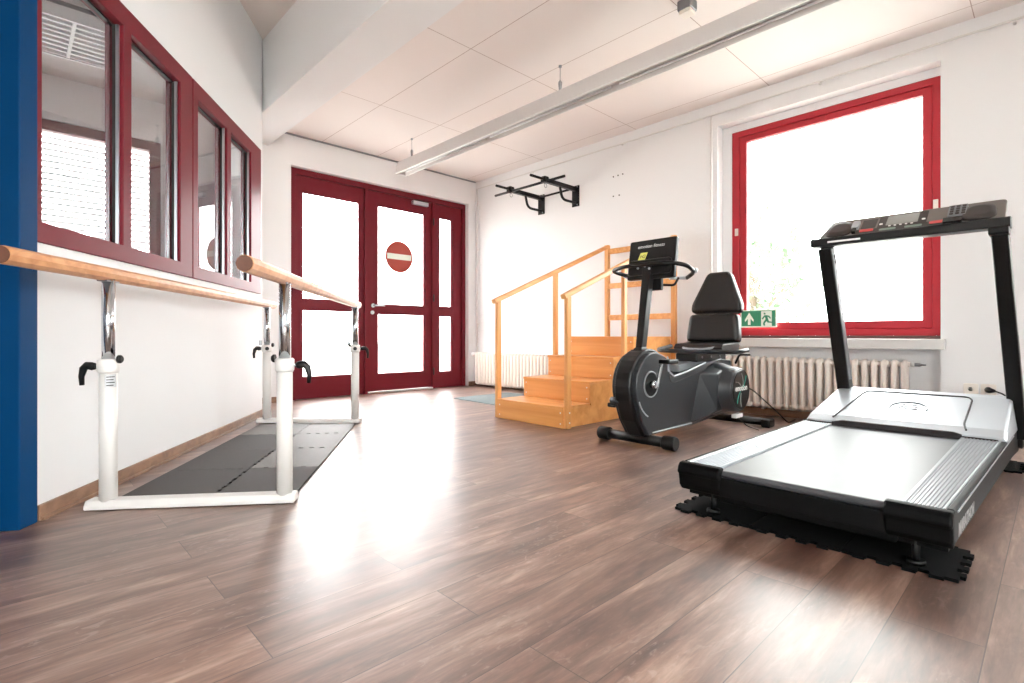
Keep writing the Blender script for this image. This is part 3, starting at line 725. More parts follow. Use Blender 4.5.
_b = FR - FL; SKEW = (_b.dot(acr) / _b.length, _b.dot(lat) / _b.length, 0)
k = 4
order = ['nearest the front base bar', 'second from the front base bar', 'third from the front base bar', 'farthest, by the rear base bar']
for i in range(k):
    for j in range(2):
        b = new()
        x0 = 0.02 + j * 0.37; x1 = x0 + 0.366
        y0 = i * LEN / k + 0.01 ; y1 = y0 + LEN / k - 0.005 - ((0.035, 0.085)[j] if i == k - 1 else 0)
        sk = -0.10 if j else 0
        puzzle(b, x0 if j else -0.02, x1, y0, y1, 0.010, SKEW, (0, 1, 0), (0, 0, 0), (i > 0, j == 0, i < k - 1, j == 1), amp=0.006)
        mt = obj('foam_mat', b, 'matlight' if (j == 1 and i > 0) or (j == 0 and i == 3) else 'matgrey', org=(0, 0, 0)); mt.location = O; mt.rotation_euler.z = math.atan2(acr.y, acr.x)
        tag(mt, 'grey foam mat between the parallel bars, %s, %s column' % (order[i], ('wall-side', 'room-side')[j]), 'mat', 'foam mats between the parallel bars')

# ------------------------------------------------------------------ mat by the door
b = new(); prism(b, rounded([(3.72, 4.15, 0), (3.76, 4.93, 0), (4.62, 4.90, 0), (4.60, 4.12, 0)], 0.02, 3, True), (0, 0, 0.010))
tag(obj('floor_mat', b, 'rug', bev=0.002), 'blue-grey floor mat between the doors and the wooden stairs', 'mat')

# ------------------------------------------------------------------ training stairs
st = thing('training_stairs', (3.95, 3.11, 0), 'wooden physiotherapy training stairs with four steps and handrails', 'stairs')
Y0, Y1 = 2.72, 3.50
RX = [3.17, 3.51, 3.85, 4.17]; HZ = [0.175, 0.355, 0.55, 0.735]; XE = 4.84
for y, sgn in ((Y0, 1), (Y1 - 0.02, 1)):
    b = new(); pts = [(RX[0] + .018, 0.003)]
    for x, z in zip(RX, HZ):
        pts += [(x + .018, pts[-1][1]) if len(pts) > 1 else (x + .018, 0.003), (x + .018, z - 0.02)]
    pts += [(XE, HZ[-1] - 0.02), (XE, 0.003)]
    cl = []
    for p in pts:
        if not cl or (abs(cl[-1][0] - p[0]) + abs(cl[-1][1] - p[1])) > 1e-5: cl.append(p)
    prism(b, [(x, y, z) for x, z in cl], (0, 0.02, 0)); obj('side_panel', b, 'ply', st)
for i, (x, z) in enumerate(zip(RX, HZ)):
    zb = 0.003 if i == 0 else HZ[i - 1]
    b = new(); box(b, x, x + 0.018, Y0, Y1, zb, z - 0.02); ri = obj('riser', b, 'ply', st, bev=0.0015)
    for yy in (Y0 + 0.03, Y1 - 0.03):
        for zz in (zb + 0.035, z - 0.05):
            b = new(); cyl(b, (x, yy, zz), (x - 0.002, yy, zz), 0.006, 8); obj('screw_head', b, 'print', ri)
    xe = (RX[i + 1] if i < 3 else XE)
    b = new(); box(b, x - 0.008, xe, Y0 - 0.004, Y1 + 0.004, z - 0.02, z); obj('tread', b, 'ply', st, bev=0.003)
b = new(); box(b, XE - 0.02, XE, Y0 + .02, Y1 - .02, 0.003, HZ[-1] - 0.02); obj('back_panel', b, 'ply', st)
def rail_z(x): return 1.05 + (x - 3.14) * (0.69 / 1.71)
for y, yo in ((Y0 - 0.022, -1), (Y1 + 0.022, 1)):
    for x in (3.20, 3.985):
        b = new(); box(b, x - 0.024, x + 0.024, y - 0.018, y + 0.018, 0.003, rail_z(x) - 0.015); p = obj('handrail_post', b, 'pine', st, bev=0.004)
        if yo < 0:
            for zz in (0.05, 0.13):
                b = new(); cyl(b, (x, y - 0.018, zz), (x, y - 0.021, zz), 0.007, 8); obj('screw_head', b, 'print', p)
    b = new(); a, c = Vector((3.145, y, rail_z(3.145))), Vector((4.86, y, rail_z(4.86)))
    d = (c - a).normalized(); up = Vector((-d.z, 0, d.x))
    prism(b, rounded([a + Vector((0, -0.026, 0)) - up * 0.02, a + Vector((0, 0.026, 0)) - up * 0.02, a + Vector((0, 0.026, 0)) + up * 0.02, a + Vector((0, -0.026, 0)) + up * 0.02], 0.01, 3, True), c - a)
    obj('handrail', b, 'pineX', st)
    b = new(); box(b, 4.845, 4.893, y - 0.024, y + 0.024, 0.003, 1.765); obj('end_post', b, 'pine', st, bev=0.004)
for z in (1.69, 1.30, 0.945):
    b = new(); box(b, 4.855, 4.883, Y0 - 0.01, Y1 + 0.01, z - 0.03, z + 0.03); obj('back_rung', b, 'pineX', st, bev=0.006)

# ------------------------------------------------------------------ recumbent bike
bk = thing('recumbent_bike', (3.6, 1.98, 0), 'black recumbent exercise bike facing the wooden stairs', 'exercise bike')
YN, YF = 1.885, 2.075
b = new(); cyl(b, (3.06, 1.715, 0.048), (3.06, 2.285, 0.048), 0.034, 24); obj('front_foot', b, 'blackm', bk)
for a, c in ((1.70, 1.79), (2.21, 2.30)):
    b = new(); tube(b, [(3.06, a, 0.048), (3.06, a + .008, 0.048), (3.06, c - 0.008, 0.048), (3.06, c, 0.048)], [0.042, 0.046, 0.046, 0.042], 18); obj('foot_cap', b, 'black', bk)
b = new(); cyl(b, (4.42, 1.62, 0.04), (4.42, 2.32, 0.04), 0.03, 20); obj('rear_foot', b, 'blackm', bk)
for y in (1.60, 2.27):
    b = new(); box(b, 4.36, 4.48, y, y + 0.07, 0.002, 0.07); obj('foot_cap', b, 'black', bk, bev=0.012)
# side profile of the casing
def arc(cx, cz, r, a0, a1, n): return [(cx + r * math.cos(math.radians(a0 + (a1 - a0) * k / n)), cz + r * math.sin(math.radians(a0 + (a1 - a0) * k / n))) for k in range(n + 1)]
prof = [(3.33, 0.085), (3.04, 0.078), (2.965, 0.18)] + arc(3.115, 0.405, 0.228, 200, 75, 12) + [(3.22, 0.612), (3.27, 0.59), (3.285, 0.50), (3.36, 0.45), (3.55, 0.475), (3.84, 0.53), (4.12, 0.56), (4.30, 0.54), (4.34, 0.40), (4.30, 0.20), (4.12, 0.11), (3.66, 0.08)]
def casing(y0, y1, inset, m, name, bev=0.008):
    cx, cz = 3.5, 0.35
    b = new(); prism(b, [(x, y0, z) for x, z in prof], (0, y1 - y0, 0)); return obj(name, b, m, bk, bev=bev, seg=3)
casing(YN, YN + 0.05, 0, 'satin', 'side_cover'); casing(YF - 0.05, YF, 0, 'satin', 'side_cover')
# black centre band standing proud of the covers
sc = lambda p, k: (3.12 + (p[0] - 3.12) * k, 0.40 + (p[1] - 0.40) * k)
band = [sc(p, 1.0) for p in prof]
b = new(); bp = [(3.33, 0.075), (3.03, 0.065), (2.935, 0.18)] + arc(3.115, 0.405, 0.252, 200, 72, 12) + [(3.24, 0.62), (3.30, 0.58), (3.32, 0.48), (3.40, 0.44), (3.84, 0.51), (4.28, 0.52), (4.30, 0.22), (4.12, 0.12)]
prism(b, [(x, YN + 0.035, z) for x, z in bp], (0, YF - YN - 0.07, 0)); obj('centre_band', b, 'satin2', bk, bev=0.012, seg=3)
# silver edge strips
b = new(); tube(b, [(3.275, YN - 0.002, 0.60), (3.288, YN - 0.002, 0.50), (3.36, YN - 0.002, 0.458), (3.55, YN - 0.002, 0.483), (3.84, YN - 0.002, 0.538)], 0.006, 8); obj('edge_strip', b, 'silver', bk)
b = new(); tube(b, rounded([(3.292, YN - 0.003, 0.50), (3.31, YN - 0.003, 0.42), (3.38, YN - 0.003, 0.412), (3.84, YN - 0.003, 0.485)], 0.03), 0.003, 6); obj('panel_groove', b, 'dark', bk)
b = new(); tube(b, [(3.08, YN - 0.002, 0.094), (3.30, YN - 0.002, 0.095), (3.62, YN - 0.002, 0.098)], 0.005, 8); obj('edge_strip', b, 'silver', bk)
b = new(); tube(b, [(x, YN - 0.001, z) for x, z in arc(3.115, 0.405, 0.215, 205, 245, 6)], 0.005, 8); obj('edge_strip', b, 'silver', bk)
# crank
cc = (3.06, 0.42)
b = new(); cyl(b, (cc[0], YN + 0.001, cc[1]), (cc[0], YN - 0.006, cc[1]), 0.085, 32); rg = obj('crank_recess', b, 'satin2', bk)
b = new(); tube(b, [(cc[0] + 0.084 * math.cos(a), YN - 0.003, cc[1] + 0.084 * math.sin(a)) for a in [k * math.pi / 14 for k in range(28)]], 0.006, 8, closed=True, up=(0, 1, 0)); obj('silver_ring', b, 'silverdk', rg)
b = new(); tube(b, [(cc[0], YN - 0.006, cc[1]), (cc[0], YN - 0.04, cc[1])], 0.024, 16); cr_ = obj('crank_hub', b, 'chrome', bk)
b = new(); obox(b, (cc[0] - 0.012, YN - 0.055, cc[1] - 0.015), (0.06, 0, 0.16), (0, 0.016, 0), (0.024, 0, -0.006)); ca = obj('crank_arm', b, 'chrome', bk, bev=0.005)
b = new(); box(b, 3.05, 3.17, YN - 0.145, YN - 0.062, 0.560, 0.590); pd = obj('pedal', b, 'black', bk, bev=0.008)
b = new(); obox(b, (cc[0] - 0.012, YF + 0.035, cc[1] - 0.005), (-0.05, 0, -0.16), (0, 0.016, 0), (0.024, 0, -0.006)); obj('crank_arm', b, 'chrome', bk, bev=0.005)
b = new(); box(b, 3.0, 3.10, YF + 0.055, YF + 0.12, 0.245, 0.275); obj('pedal', b, 'black', bk, bev=0.008)
# transport wheel at the nose
b = new(); cyl(b, (2.905, 2.02, 0.31), (2.905, 2.09, 0.31), 0.024, 14); obj('nose_wheel', b, 'satin', bk)
# console post
b = new()
for y in ():
    pass
po = [(-0.030, -0.026), (0.030, -0.026), (0.030, 0.026), (-0.030, 0.026)]
A, B = Vector((3.09, 1.985, 0.60)), Vector((3.17, 1.965, 1.24))
loft(b, [[A + Vector((p[0] * 1.25, p[1] * 1.2, 0)) for p in po], [A + Vector((p[0] * 1.25, p[1] * 1.2, 0.04)) + (B - A) * 0.03 for p in po], [A + (B - A) * 0.10 + Vector((p[0], p[1], 0)) for p in po], [B + Vector((p[0] * 0.95, p[1] * 1.2, 0)) for p in po]], smooth=False)
obj('console_post', b, 'blackm', bk, bev=0.008)
b = new(); slab(b, 0, 0, 0.12, 0.11, (3.10, 1.985, 0.63), (1, 0, 0), (0, 1, 0), 0.02, 0.03); obj('post_collar', b, 'black', bk, bev=0.005)
# monitor
tl = Vector((3.17, 0, 1.155)); ey = Vector((0.16, 0, 0.985)).normalized(); ex = Vector((0, -1, 0)); YC = 1.965
nrm = ex.cross(ey)  # points toward... kept as computed
om = Vector((3.20, YC, 1.29))
b = new(); slab(b, 0, -0.008, 0.368, 0.282, om, ex, ey, 0.034, 0.014, ez=-ex.cross(ey) * -1 if nrm.x > 0 else -nrm); mo = obj('monitor', b, 'black', bk, bev=0.005)
back = om + Vector((-0.0005, 0, 0))
b = new(); slab(b, 0, 0, 0.345, 0.215, om + Vector((0.0355, 0, 0)), ex, ey, 0.002, 0.006, ez=(1, 0, 0)); obj('display', b, 'screen', mo)
b = new(); slab(b, 0.0, -0.07, 0.33, 0.11, om, ex, ey, 0.03, 0.02, ez=(-1, 0, 0.1)); obj('mount_housing', b, 'satin2', mo, bev=0.01)
text('maker_text', 'emotion fitness', 0.034, 'print', mo, back + ex * -0.115 + ey * 0.075 + Vector((-0.002, 0, 0)), ex, ey, 0.0006, 0.15)
b = new(); c = back + ex * -0.07 + ey * 0.012 + Vector((-0.002, 0, 0))
prism(b, [c + ex * u + ey * v for u, v in ((-0.036, -0.024), (0.020, -0.024), (0.040, 0.030), (-0.016, 0.030))], (-0.002, 0, 0)); ylab = obj('yellow_label', b, 'yellow', mo)
text('label_letters', 'H2', 0.036, 'dark', mo, c + ex * -0.022 + ey * -0.010 + Vector((-0.0025, 0, 0)), ex, ey, 0.0006, 0.3)
b = new(); c = back + ex * -0.11 + ey * -0.045; prism(b, [c + ex * u + ey * v for u, v in ((-0.006, -0.006), (0.004, -0.006), (0.012, 0.008), (0.002, 0.008))], (-0.034, 0, 0)); obj('small_mark', b, 'yellow', mo)
for yy, zz in ((2.03, 1.215), (1.975, 1.225), (1.94, 1.205)):
    b = new(); cyl(b, (3.135, yy, zz), (3.128, yy, zz), 0.008, 8); obj('screw_head', b, 'silver', mo)
b = new(); slab(b, 0, 0, 0.10, 0.12, (3.21, YC - 0.02, 1.12), (0, -1, 0), (0, 0, 1), 0.03, 0.01, ez=(1, 0, 0)); obj('neck_bracket', b, 'black', mo, bev=0.004)
b = new(); tube(b, rounded([(3.24, YC - 0.04, 1.10), (3.30, YC - 0.12, 1.095), (3.34, YC - 0.13, 1.15)], 0.02), 0.008, 8); obj('bottle_hook', b, 'black', mo)
# handlebar loop
hl = rounded([(3.43, 2.13, 1.165), (3.34, 2.27, 1.20), (3.20, 2.30, 1.225), (3.125, 2.14, 1.236), (3.125, 1.80, 1.236), (3.20, 1.70, 1.215), (3.34, 1.715, 1.18), (3.43, 1.82, 1.155)], 0.06, 5)
b = new(); tube(b, hl, 0.0145, 12); hb = obj('handlebar', b, 'black', bk)
for p, q in (((3.43, 2.13, 1.165), (3.33, 2.06, 1.15)), ((3.43, 1.82, 1.155), (3.33, 1.90, 1.15))):
    b = new(); tube(b, [p, q], 0.012, 10); obj('bar_link', b, 'silver', hb)
for y in (1.713, 2.27):
    b = new(); cyl(b, (3.33, y, 1.185 if y < 2 else 1.20), (3.36, y + (0.01 if y < 2 else -0.01), 1.193), 0.019, 12); obj('pulse_sensor', b, 'silver', hb)
# seat rail and carriage
b = new(); obox(b, (3.52, 1.93, 0.478), (0.78, 0, 0.075), (0, 0.10, 0), (0, 0, 0.05)); obj('seat_rail', b, 'silverdk', bk, bev=0.006)
b = new(); box(b, 3.72, 4.22, 1.89, 2.07, 0.545, 0.61); obj('seat_carriage', b, 'black', bk, bev=0.012)
for x in (3.80, 3.95, 4.10):
    b = new(); cyl(b, (x, 1.89, 0.58), (x, 1.886, 0.58), 0.009, 8); obj('bolt', b, 'galv', bk)
b = new(); loft(b, [[(x, YY, z) for x, z in q] for YY, q in ((1.86, [(3.78, .615), (4.16, .63), (4.17, .66), (3.80, .65)]), (1.78, [(3.78, .625), (4.16, .64), (4.18, .685), (3.80, .675)]), (2.16, [(3.78, .625), (4.16, .64), (4.18, .685), (3.80, .675)]))]) if False else None
seat = [(3.86, 0.635), (3.85, 0.65), (3.88, 0.68), (4.08, 0.69), (4.16, 0.70), (4.19, 0.66), (4.16, 0.625)]
prism(b, [(x, 1.76, z) for x, z in seat], (0, 0.40, 0)); obj('seat_cushion', b, 'leather', bk, bev=0.018, seg=3)
b = new(); tube(b, rounded([(3.88, 1.80, 0.66), (3.83, 1.88, 0.64), (3.83, 2.04, 0.64), (3.90, 2.13, 0.66)], 0.08), 0.009, 8); obj('seat_front_trim', b, 'silver', bk)
# side grips on a cross bar
b = new(); tube(b, rounded([(3.98, 1.62, 0.635), (3.88, 1.625, 0.628), (3.84, 1.66, 0.622), (3.84, 2.26, 0.622), (3.88, 2.315, 0.628), (4.10, 2.32, 0.655)], 0.05), 0.017, 12); sb = obj('side_grip_bar', b, 'satin', bk)
b = new(); tube(b, rounded([(4.05, 1.63, 0.60), (4.0, 1.69, 0.60), (4.0, 1.72, 0.53)], 0.02), 0.008, 8); obj('seat_release_lever', b, 'black', bk)
b = new(); obox(b, (4.14, 1.935, 0.62), (0.16, 0, 0.55), (0, 0.05, 0), (0.03, 0, 0)); obj('backrest_stem', b, 'silverdk', bk, bev=0.004)
def pad(w0, w1, h, th, o, tilt, name, yc=1.945, cut=0.35):
    ey = Vector((math.sin(tilt), 0, math.cos(tilt))); ex = Vector((0, -1, 0)); nz = Vector((-math.cos(tilt), 0, math.sin(tilt)))
    o = Vector((o[0], yc, o[1]))
    def ring(k, dep, pinch):
        q = [(-w0 * k, 0.0 + pinch), (w0 * k, 0.0 + pinch), (w0 * k * 1.03, h * 0.18), (w1 * k, h - pinch), (-w1 * k, h - pinch), (-w0 * k * 1.03, h * 0.18)]
        return [p for p in rounded([o + ex * a + ey * c + nz * dep for a, c in q], 0.035, 4, True)]
    b = new(); loft(b, [ring(0.86, -th * 0.5, 0.012), ring(1.0, -th * 0.35, 0), ring(1.0, th * 0.25, 0), ring(0.95, th * 0.46, 0.008), ring(0.80, th * 0.52, 0.03)])
    return obj(name, b, 'leather', bk)
pad(0.215, 0.20, 0.225, 0.085, (4.13, 0.695), 0.12, 'lumbar_pad', 1.96)
pad(0.205, 0.092, 0.345, 0.085, (4.16, 0.93), 0.22, 'backrest_pad', 1.945)
# rear pod
b = new()
def circ(cx, cz, y, r, n=36, sx=1.0): return [(cx + sx * r * math.cos(2 * math.pi * k / n), y, cz + r * math.sin(2 * math.pi * k / n)) for k in range(n)]
PX, PZ = 4.07, 0.325
loft(b, [circ(PX - 0.06, PZ - 0.0, 1.90, 0.21), circ(PX - 0.04, PZ, 1.85, 0.205), circ(PX, PZ, 1.79, 0.18), circ(PX, PZ, 1.725, 0.172), circ(PX, PZ, 1.705, 0.160)]); pod = obj('rear_pod', b, 'satin', bk)
b = new(); loft(b, [circ(PX, PZ, 1.706, 0.155), circ(PX, PZ, 1.700, 0.150)]); obj('pod_face', b, 'satin2', pod)
text('pod_text', 'emotion', 0.064, 'print', pod, (PX - 0.12, 1.699, PZ - 0.005), (1, 0, 0), (0, 0, 1), 0.0006, 0.15, 0.001)
for a0, a1, mm in ((60, 95, 'printgrey'), (40, 55, 'teal'), (200, 230, 'teal'), (235, 265, 'printgrey'), (120, 150, 'printgrey')):
    b = new(); tube(b, [(PX + (0.03 + 0.10 * k / 5) * math.cos(math.radians(a0 + (a1 - a0) * k / 5)), 1.699, PZ + (0.03 + 0.10 * k / 5) * math.sin(math.radians(a0 + (a1 - a0) * k / 5))) for k in range(6)], 0.0045, 6, flat=0.3); obj('swirl_stripe', b, mm, pod)
b = new(); loft(b, [[(3.60, YN - 0.001, 0.09), (3.95, YN - 0.001, 0.13), (3.95, YN - 0.001, 0.53), (3.74, YN - 0.001, 0.46)], [(3.86, 1.80, 0.17), (4.0, 1.80, 0.17), (4.0, 1.80, 0.49), (3.88, 1.80, 0.45)]], smooth=False); obj('pod_shoulder', b, 'satin', bk, bev=0.01)
b = new(); box(b, 4.02, 4.14, 1.72, 1.76, 0.105, 0.135); obj('white_tag', b, 'print', bk, bev=0.004)
b = new(); cyl(b, (4.20, 1.93, 0.42), (4.20, 2.04, 0.42), 0.17, 28); obj('flywheel_cover', b, 'satin2', bk, bev=0.01)
b = new(); tube(b, rounded([(4.32, 1.90, 0.36), (4.40, 1.75, 0.30), (4.60, 1.62, 0.10), (4.72, 1.58, 0.006), (4.95, 1.6, 0.006)], 0.05), 0.005, 8); obj('power_cable', b, 'black', bk)
b = new(); tube(b, rounded([(4.08, 1.74, 0.11), (4.12, 1.68, 0.04), (4.2, 1.62, 0.006)], 0.03), 0.004, 8); obj('sensor_cable', b, 'black', bk)

bk.location.x += 0.02; bk.location.y -= 0.008

# ------------------------------------------------------------------ treadmill
tm = thing('treadmill', (3.1, 0.66, 0), 'large black and silver treadmill in front of the window', 'treadmill')
X0, XH, XT = 2.04, 3.60, 4.18; TL_, TR_ = 1.10, 0.225; ZT = 0.215
b = new()
for y0, y1 in ((TR_ + 0.012, 0.347), (0.945, TL_ - 0.012)):
    n = 11; w = (y1 - y0)
    loft_pts = []
    poly = [(y0, 0.16), (y0, ZT - 0.004)]
    for k_ in range(n):
        ya = y0 + w * (k_ + 0.1) / n; yb = y0 + w * (k_ + 0.5) / n; yc_ = y0 + w * (k_ + 0.9) / n
        poly += [(ya, ZT - 0.003), (ya + 0.001, ZT), (yb, ZT), (yb + 0.001, ZT - 0.003)] if 0 < k_ < n - 1 else [(ya, ZT), (yb, ZT)]
    poly += [(y1, ZT), (y1, 0.16)]
    prism(b, [(X0 + 0.035, y, z) for y, z in poly], (XH - X0, 0, 0))
    obj('foot_rail', b, 'silverdk' if y0 < 0.5 else 'silver', tm); b = new()
b.free()
b = new(); prism(b, [(x, 0.350, z) for x, z in [(X0 + 0.03 - 0.016 * math.sin(math.radians(a)), 0.188 + 0.016 * math.cos(math.radians(a))) for a in range(0, 181, 20)] + [(XH + .2, 0.150), (XH + .2, 0.204)]], (0, 0.592, 0)); obj('running_belt', b, 'belt', tm)
# side skirts
for y0, y1, nm in ((TR_ - 0.008, TR_ + 0.014, 0), (TL_ - 0.014, TL_ + 0.008, 1)):
    b = new(); prism(b, [(x, y0, z) for x, z in [(X0 + 0.045, 0.105), (X0 + 0.02, 0.14), (X0 + 0.03, 0.205), (X0 + 0.05, 0.214), (4.10, 0.214), (4.30, 0.19), (4.33, 0.12), (4.25, 0.07), (3.9, 0.09)]], (0, y1 - y0, 0)); sk = obj('side_skirt', b, 'skirt', tm, bev=0.006)
    if nm == 0:
        text('maker_text', 'MARATHON', 0.058, 'printgrey', tm, (X0 + 0.10, y0 - 0.0012, 0.118), (1, 0, 0), (0, 0, 1), 0.0006, 0.1, 0.0015)
        b = new(); box(b, X0 + 0.09, 3.95, y0 - 0.003, y0 + 0.001, 0.196, 0.201); obj('trim_line', b, 'silver', tm)
b = new(); box(b, X0 + 0.06, 4.25, TR_ + 0.01, TL_ - 0.01, 0.075, 0.155); obj('deck_frame', b, 'cap', tm)
# rear end caps (bulged)
for y0, y1 in ((TR_ - 0.010, 0.39), (0.93, TL_ + 0.010)):
    b = new(); prism(b, [(x, y0, z) for x, z in [(X0 + 0.036, 0.216), (X0 + 0.004, 0.215), (X0 - 0.008, 0.20), (X0 - 0.016, 0.175), (X0 - 0.004, 0.165), (X0 + 0.004, 0.12), (X0 + 0.02, 0.098), (X0 + 0.036, 0.098)]], (0, y1 - y0, 0)); obj('rear_end_cap', b, 'cap', tm, bev=0.008)
b = new(); box(b, X0 + 0.03, X0 + 0.07, 0.36, 0.95, 0.075, 0.125); obj('rear_cross_bar', b, 'cap', tm, bev=0.006)
b = new(); box(b, X0 + 0.006, X0 + 0.03, 0.385, 0.935, 0.105, 0.178); obj('rear_black_box', b, 'cap', tm, bev=0.004)  # black box added in front of the belt roller to blacken the rear
for y in (TR_ + 0.09, TL_ - 0.11):
    b = new(); cyl(b, (X0 + 0.07, y, 0.013), (X0 + 0.07, y, 0.11), 0.011, 12); cyl(b, (X0 + 0.07, y, 0.0125), (X0 + 0.07, y, 0.026), 0.026, 14); obj('levelling_foot', b, 'black', tm)
for y in (TR_ + 0.12, TL_ - 0.12):
    b = new(); cyl(b, (4.1, y - 0.02, 0.048), (4.1, y + 0.02, 0.048), 0.035, 20); obj('transport_wheel', b, 'black', tm)
b = new(); tube(b, [(4.245, TR_ - 0.03, 0.15), (4.245, TR_ - 0.022, 0.15), (4.245, TR_ + 0.03, 0.15)], [0.05, 0.062, 0.062], 20); obj('front_roller_cap', b, 'black', tm)
# motor hood: loft of Y-Z sections along X
def hood_sec(x, z, l, r, zl=0.206):
    lo, ro = TL_ + 0.004, TR_ - 0.016 - (x - X0) * 0.026
    return [(x, ro, zl), (x, r, z - 0.012), (x, r + 0.012, z), (x, l - 0.012, z), (x, l, z - 0.012), (x, lo, zl)]
b = new(); loft(b, [hood_sec(XH, 0.228, TL_ - 0.01, TR_ - 0.052), hood_sec(XH + 0.06, 0.262, TL_ - 0.015, TR_ - 0.050), hood_sec(4.08, 0.388, TL_ - 0.06, TR_ - 0.052), hood_sec(4.14, 0.398, TL_ - 0.065, TR_ - 0.052), hood_sec(4.24, 0.385, TL_ - 0.065, TR_ - 0.05), hood_sec(4.32, 0.29, TL_ - 0.05, TR_ - 0.06)], smooth=False)
hd = obj('motor_hood', b, 'silver', tm, bev=0.01, seg=3)
hs = Vector((4.08 - (XH + 0.06), 0, 0.388 - 0.262)); hn = Vector((-hs.z, 0, hs.x)).normalized(); hu = hs.normalized(); hx = Vector((0, -1, 0)); ho = Vector((XH + 0.06, 0.66, 0.262))
# sunken centre field drawn by a raised dark outline and panel
b = new(); path = [ho + hx * a + hu * c + hn * 0.002 for a, c in ((-0.285, -0.045), (-0.272, 0.03), (-0.215, 0.38), (-0.195, 0.42), (0.300, 0.42), (0.32, 0.38), (0.315, 0.03), (0.33, -0.045))]
tube(b, rounded(path, 0.03, 4), 0.0045, 8); obj('panel_groove', b, 'dark', hd)
b = new(); prism(b, [Vector((XH - 0.012, y, z)) for y, z in ((0.345, 0.199), (0.345, 0.228), (0.38, 0.238), (0.89, 0.240), (0.945, 0.226), (0.945, 0.199))], (0.02, 0, 0)); obj('belt_mouth', b, 'dark', hd)
for ya, yb in ((TR_ - 0.02, 0.345), (0.945, TL_)):
    b = new(); box(b, XH - 0.006, XH + 0.003, ya, yb, 0.210, 0.220); obj('hood_seam', b, 'dark', hd)
def hp(a, c, h=0.0025): return ho + hx * a + hu * c + hn * h
b = new(); tube(b, [hp(0.05 + 0.09 * math.cos(math.radians(t)), 0.19 + 0.085 * math.sin(math.radians(t))) for t in range(-15, 196, 15)], 0.004, 8); obj('logo_arc', b, 'silverdk', hd)
text('logo_letters', 'R2', 0.095, 'silverdk', hd, hp(-0.01, 0.175), hx, hu, 0.002, 0.2)
# the right flank flares outwards towards the motor
def flare(o):
    if o.type == 'MESH' and o.name.split('.')[0] in ('foot_rail', 'side_skirt', 'trim_line', 'maker_text', 'front_roller_cap', 'deck_frame'):
        off = ORIGIN[o.name]
        for v in o.data.vertices:
            w_ = v.co + off
            if w_.y < 0.34: v.co.y -= max(0, w_.x - X0) * 0.028 * min(1, (0.345 - w_.y) / 0.10)
for o_ in list(bpy.data.objects):
    if o_.parent is tm or o_.parent == tm: flare(o_)
# uprights
def upright(yc, w):
    b = new()
    def q(x, z, dx):
        c_ = yc - (max(0, 1.295 - z) * 0.045 if yc < 0.5 else 0)
        return [(x - dx, c_ - w / 2, z - 0.01), (x - dx, c_ + w / 2, z - 0.01), (x + dx, c_ + w / 2, z + 0.01), (x + dx, c_ - w / 2, z + 0.01)]
    loft(b, [q(4.20, 0.16, 0.05), q(4.13, 0.38, 0.045), q(3.70, 1.295, 0.04)], smooth=False)
    return obj('upright', b, 'blackm', tm, bev=0.008)
uL = upright(1.005, 0.075); uR = upright(0.205, 0.07)
# light inlay on the inner face and outer edge of the uprights
def strip(y, sgn, m, z0=0.45, z1=1.26, name='side_inlay', par=None):
    X = lambda z: 4.13 - (z - 0.38) * (0.43 / 0.915)
    b = new(); prism(b, [(X(z0) - 0.036, y, z0), (X(z0) + 0.036, y, z0), (X(z1) + 0.032, y, z1), (X(z1) - 0.032, y, z1)], (0, sgn * 0.003, 0)); return obj(name, b, m, par)
strip(0.9675, -1, 'silverdk', par=uL)
b = new(); prism(b, [(3.945, 0.145, 0.75), (3.975, 0.145, 0.75), (3.76, 0.167, 1.22), (3.73, 0.167, 1.22)], (0, 0.003, 0)); obj('side_inlay', b, 'silver', uR)
for z in (1.245, 1.21):
    b = new(); c = Vector((3.73 + (1.25 - z) * 0.45, 0.9665, z)); cyl(b, c, c + Vector((0, -0.006, 0)), 0.010, 10); obj('bolt', b, 'dark', uL)
# handle bar and console
b = new(); prism(b, rounded([(3.60, 1.065, 1.295), (3.60, 1.065, 1.345), (3.72, 1.065, 1.36), (3.74, 1.065, 1.30)], 0.012, 3, True), (0, -0.905, 0)); cb = obj('console_bar', b, 'black', tm, bev=0.004)
b = new(); prism(b, rounded([(3.605, 0.245, 1.262), (3.605, 0.245, 1.30), (3.74, 0.245, 1.30), (3.74, 0.245, 1.262)], 0.01, 2, True), (0, -0.08, 0)); obj('corner_bracket', b, 'black', tm, bev=0.006)
b = new(); box(b, 3.596, 3.601, 0.80, 0.97, 1.312, 1.322); obj('light_slot', b, 'print', cb)
# console body: wedge leaning away
cu = Vector((0.17, 0, 0.125)); cn = Vector((-cu.z, 0, cu.x)).normalized(); cun = cu.normalized(); co = Vector((3.635, 0.62, 1.345)); cx_ = Vector((0, -1, 0))
def cp(a, c, h=0): return co + cx_ * a + cun * c + cn * h
CL = cu.length + 0.01
b = new(); out_ = rounded([cp(-0.415, 0.0), cp(0.440, 0.0), cp(0.440, CL), cp(-0.375, CL)], 0.03, 4, True)
prism(b, out_, -cn * 0.045); cs = obj('console', b, 'console', tm, bev=0.006)
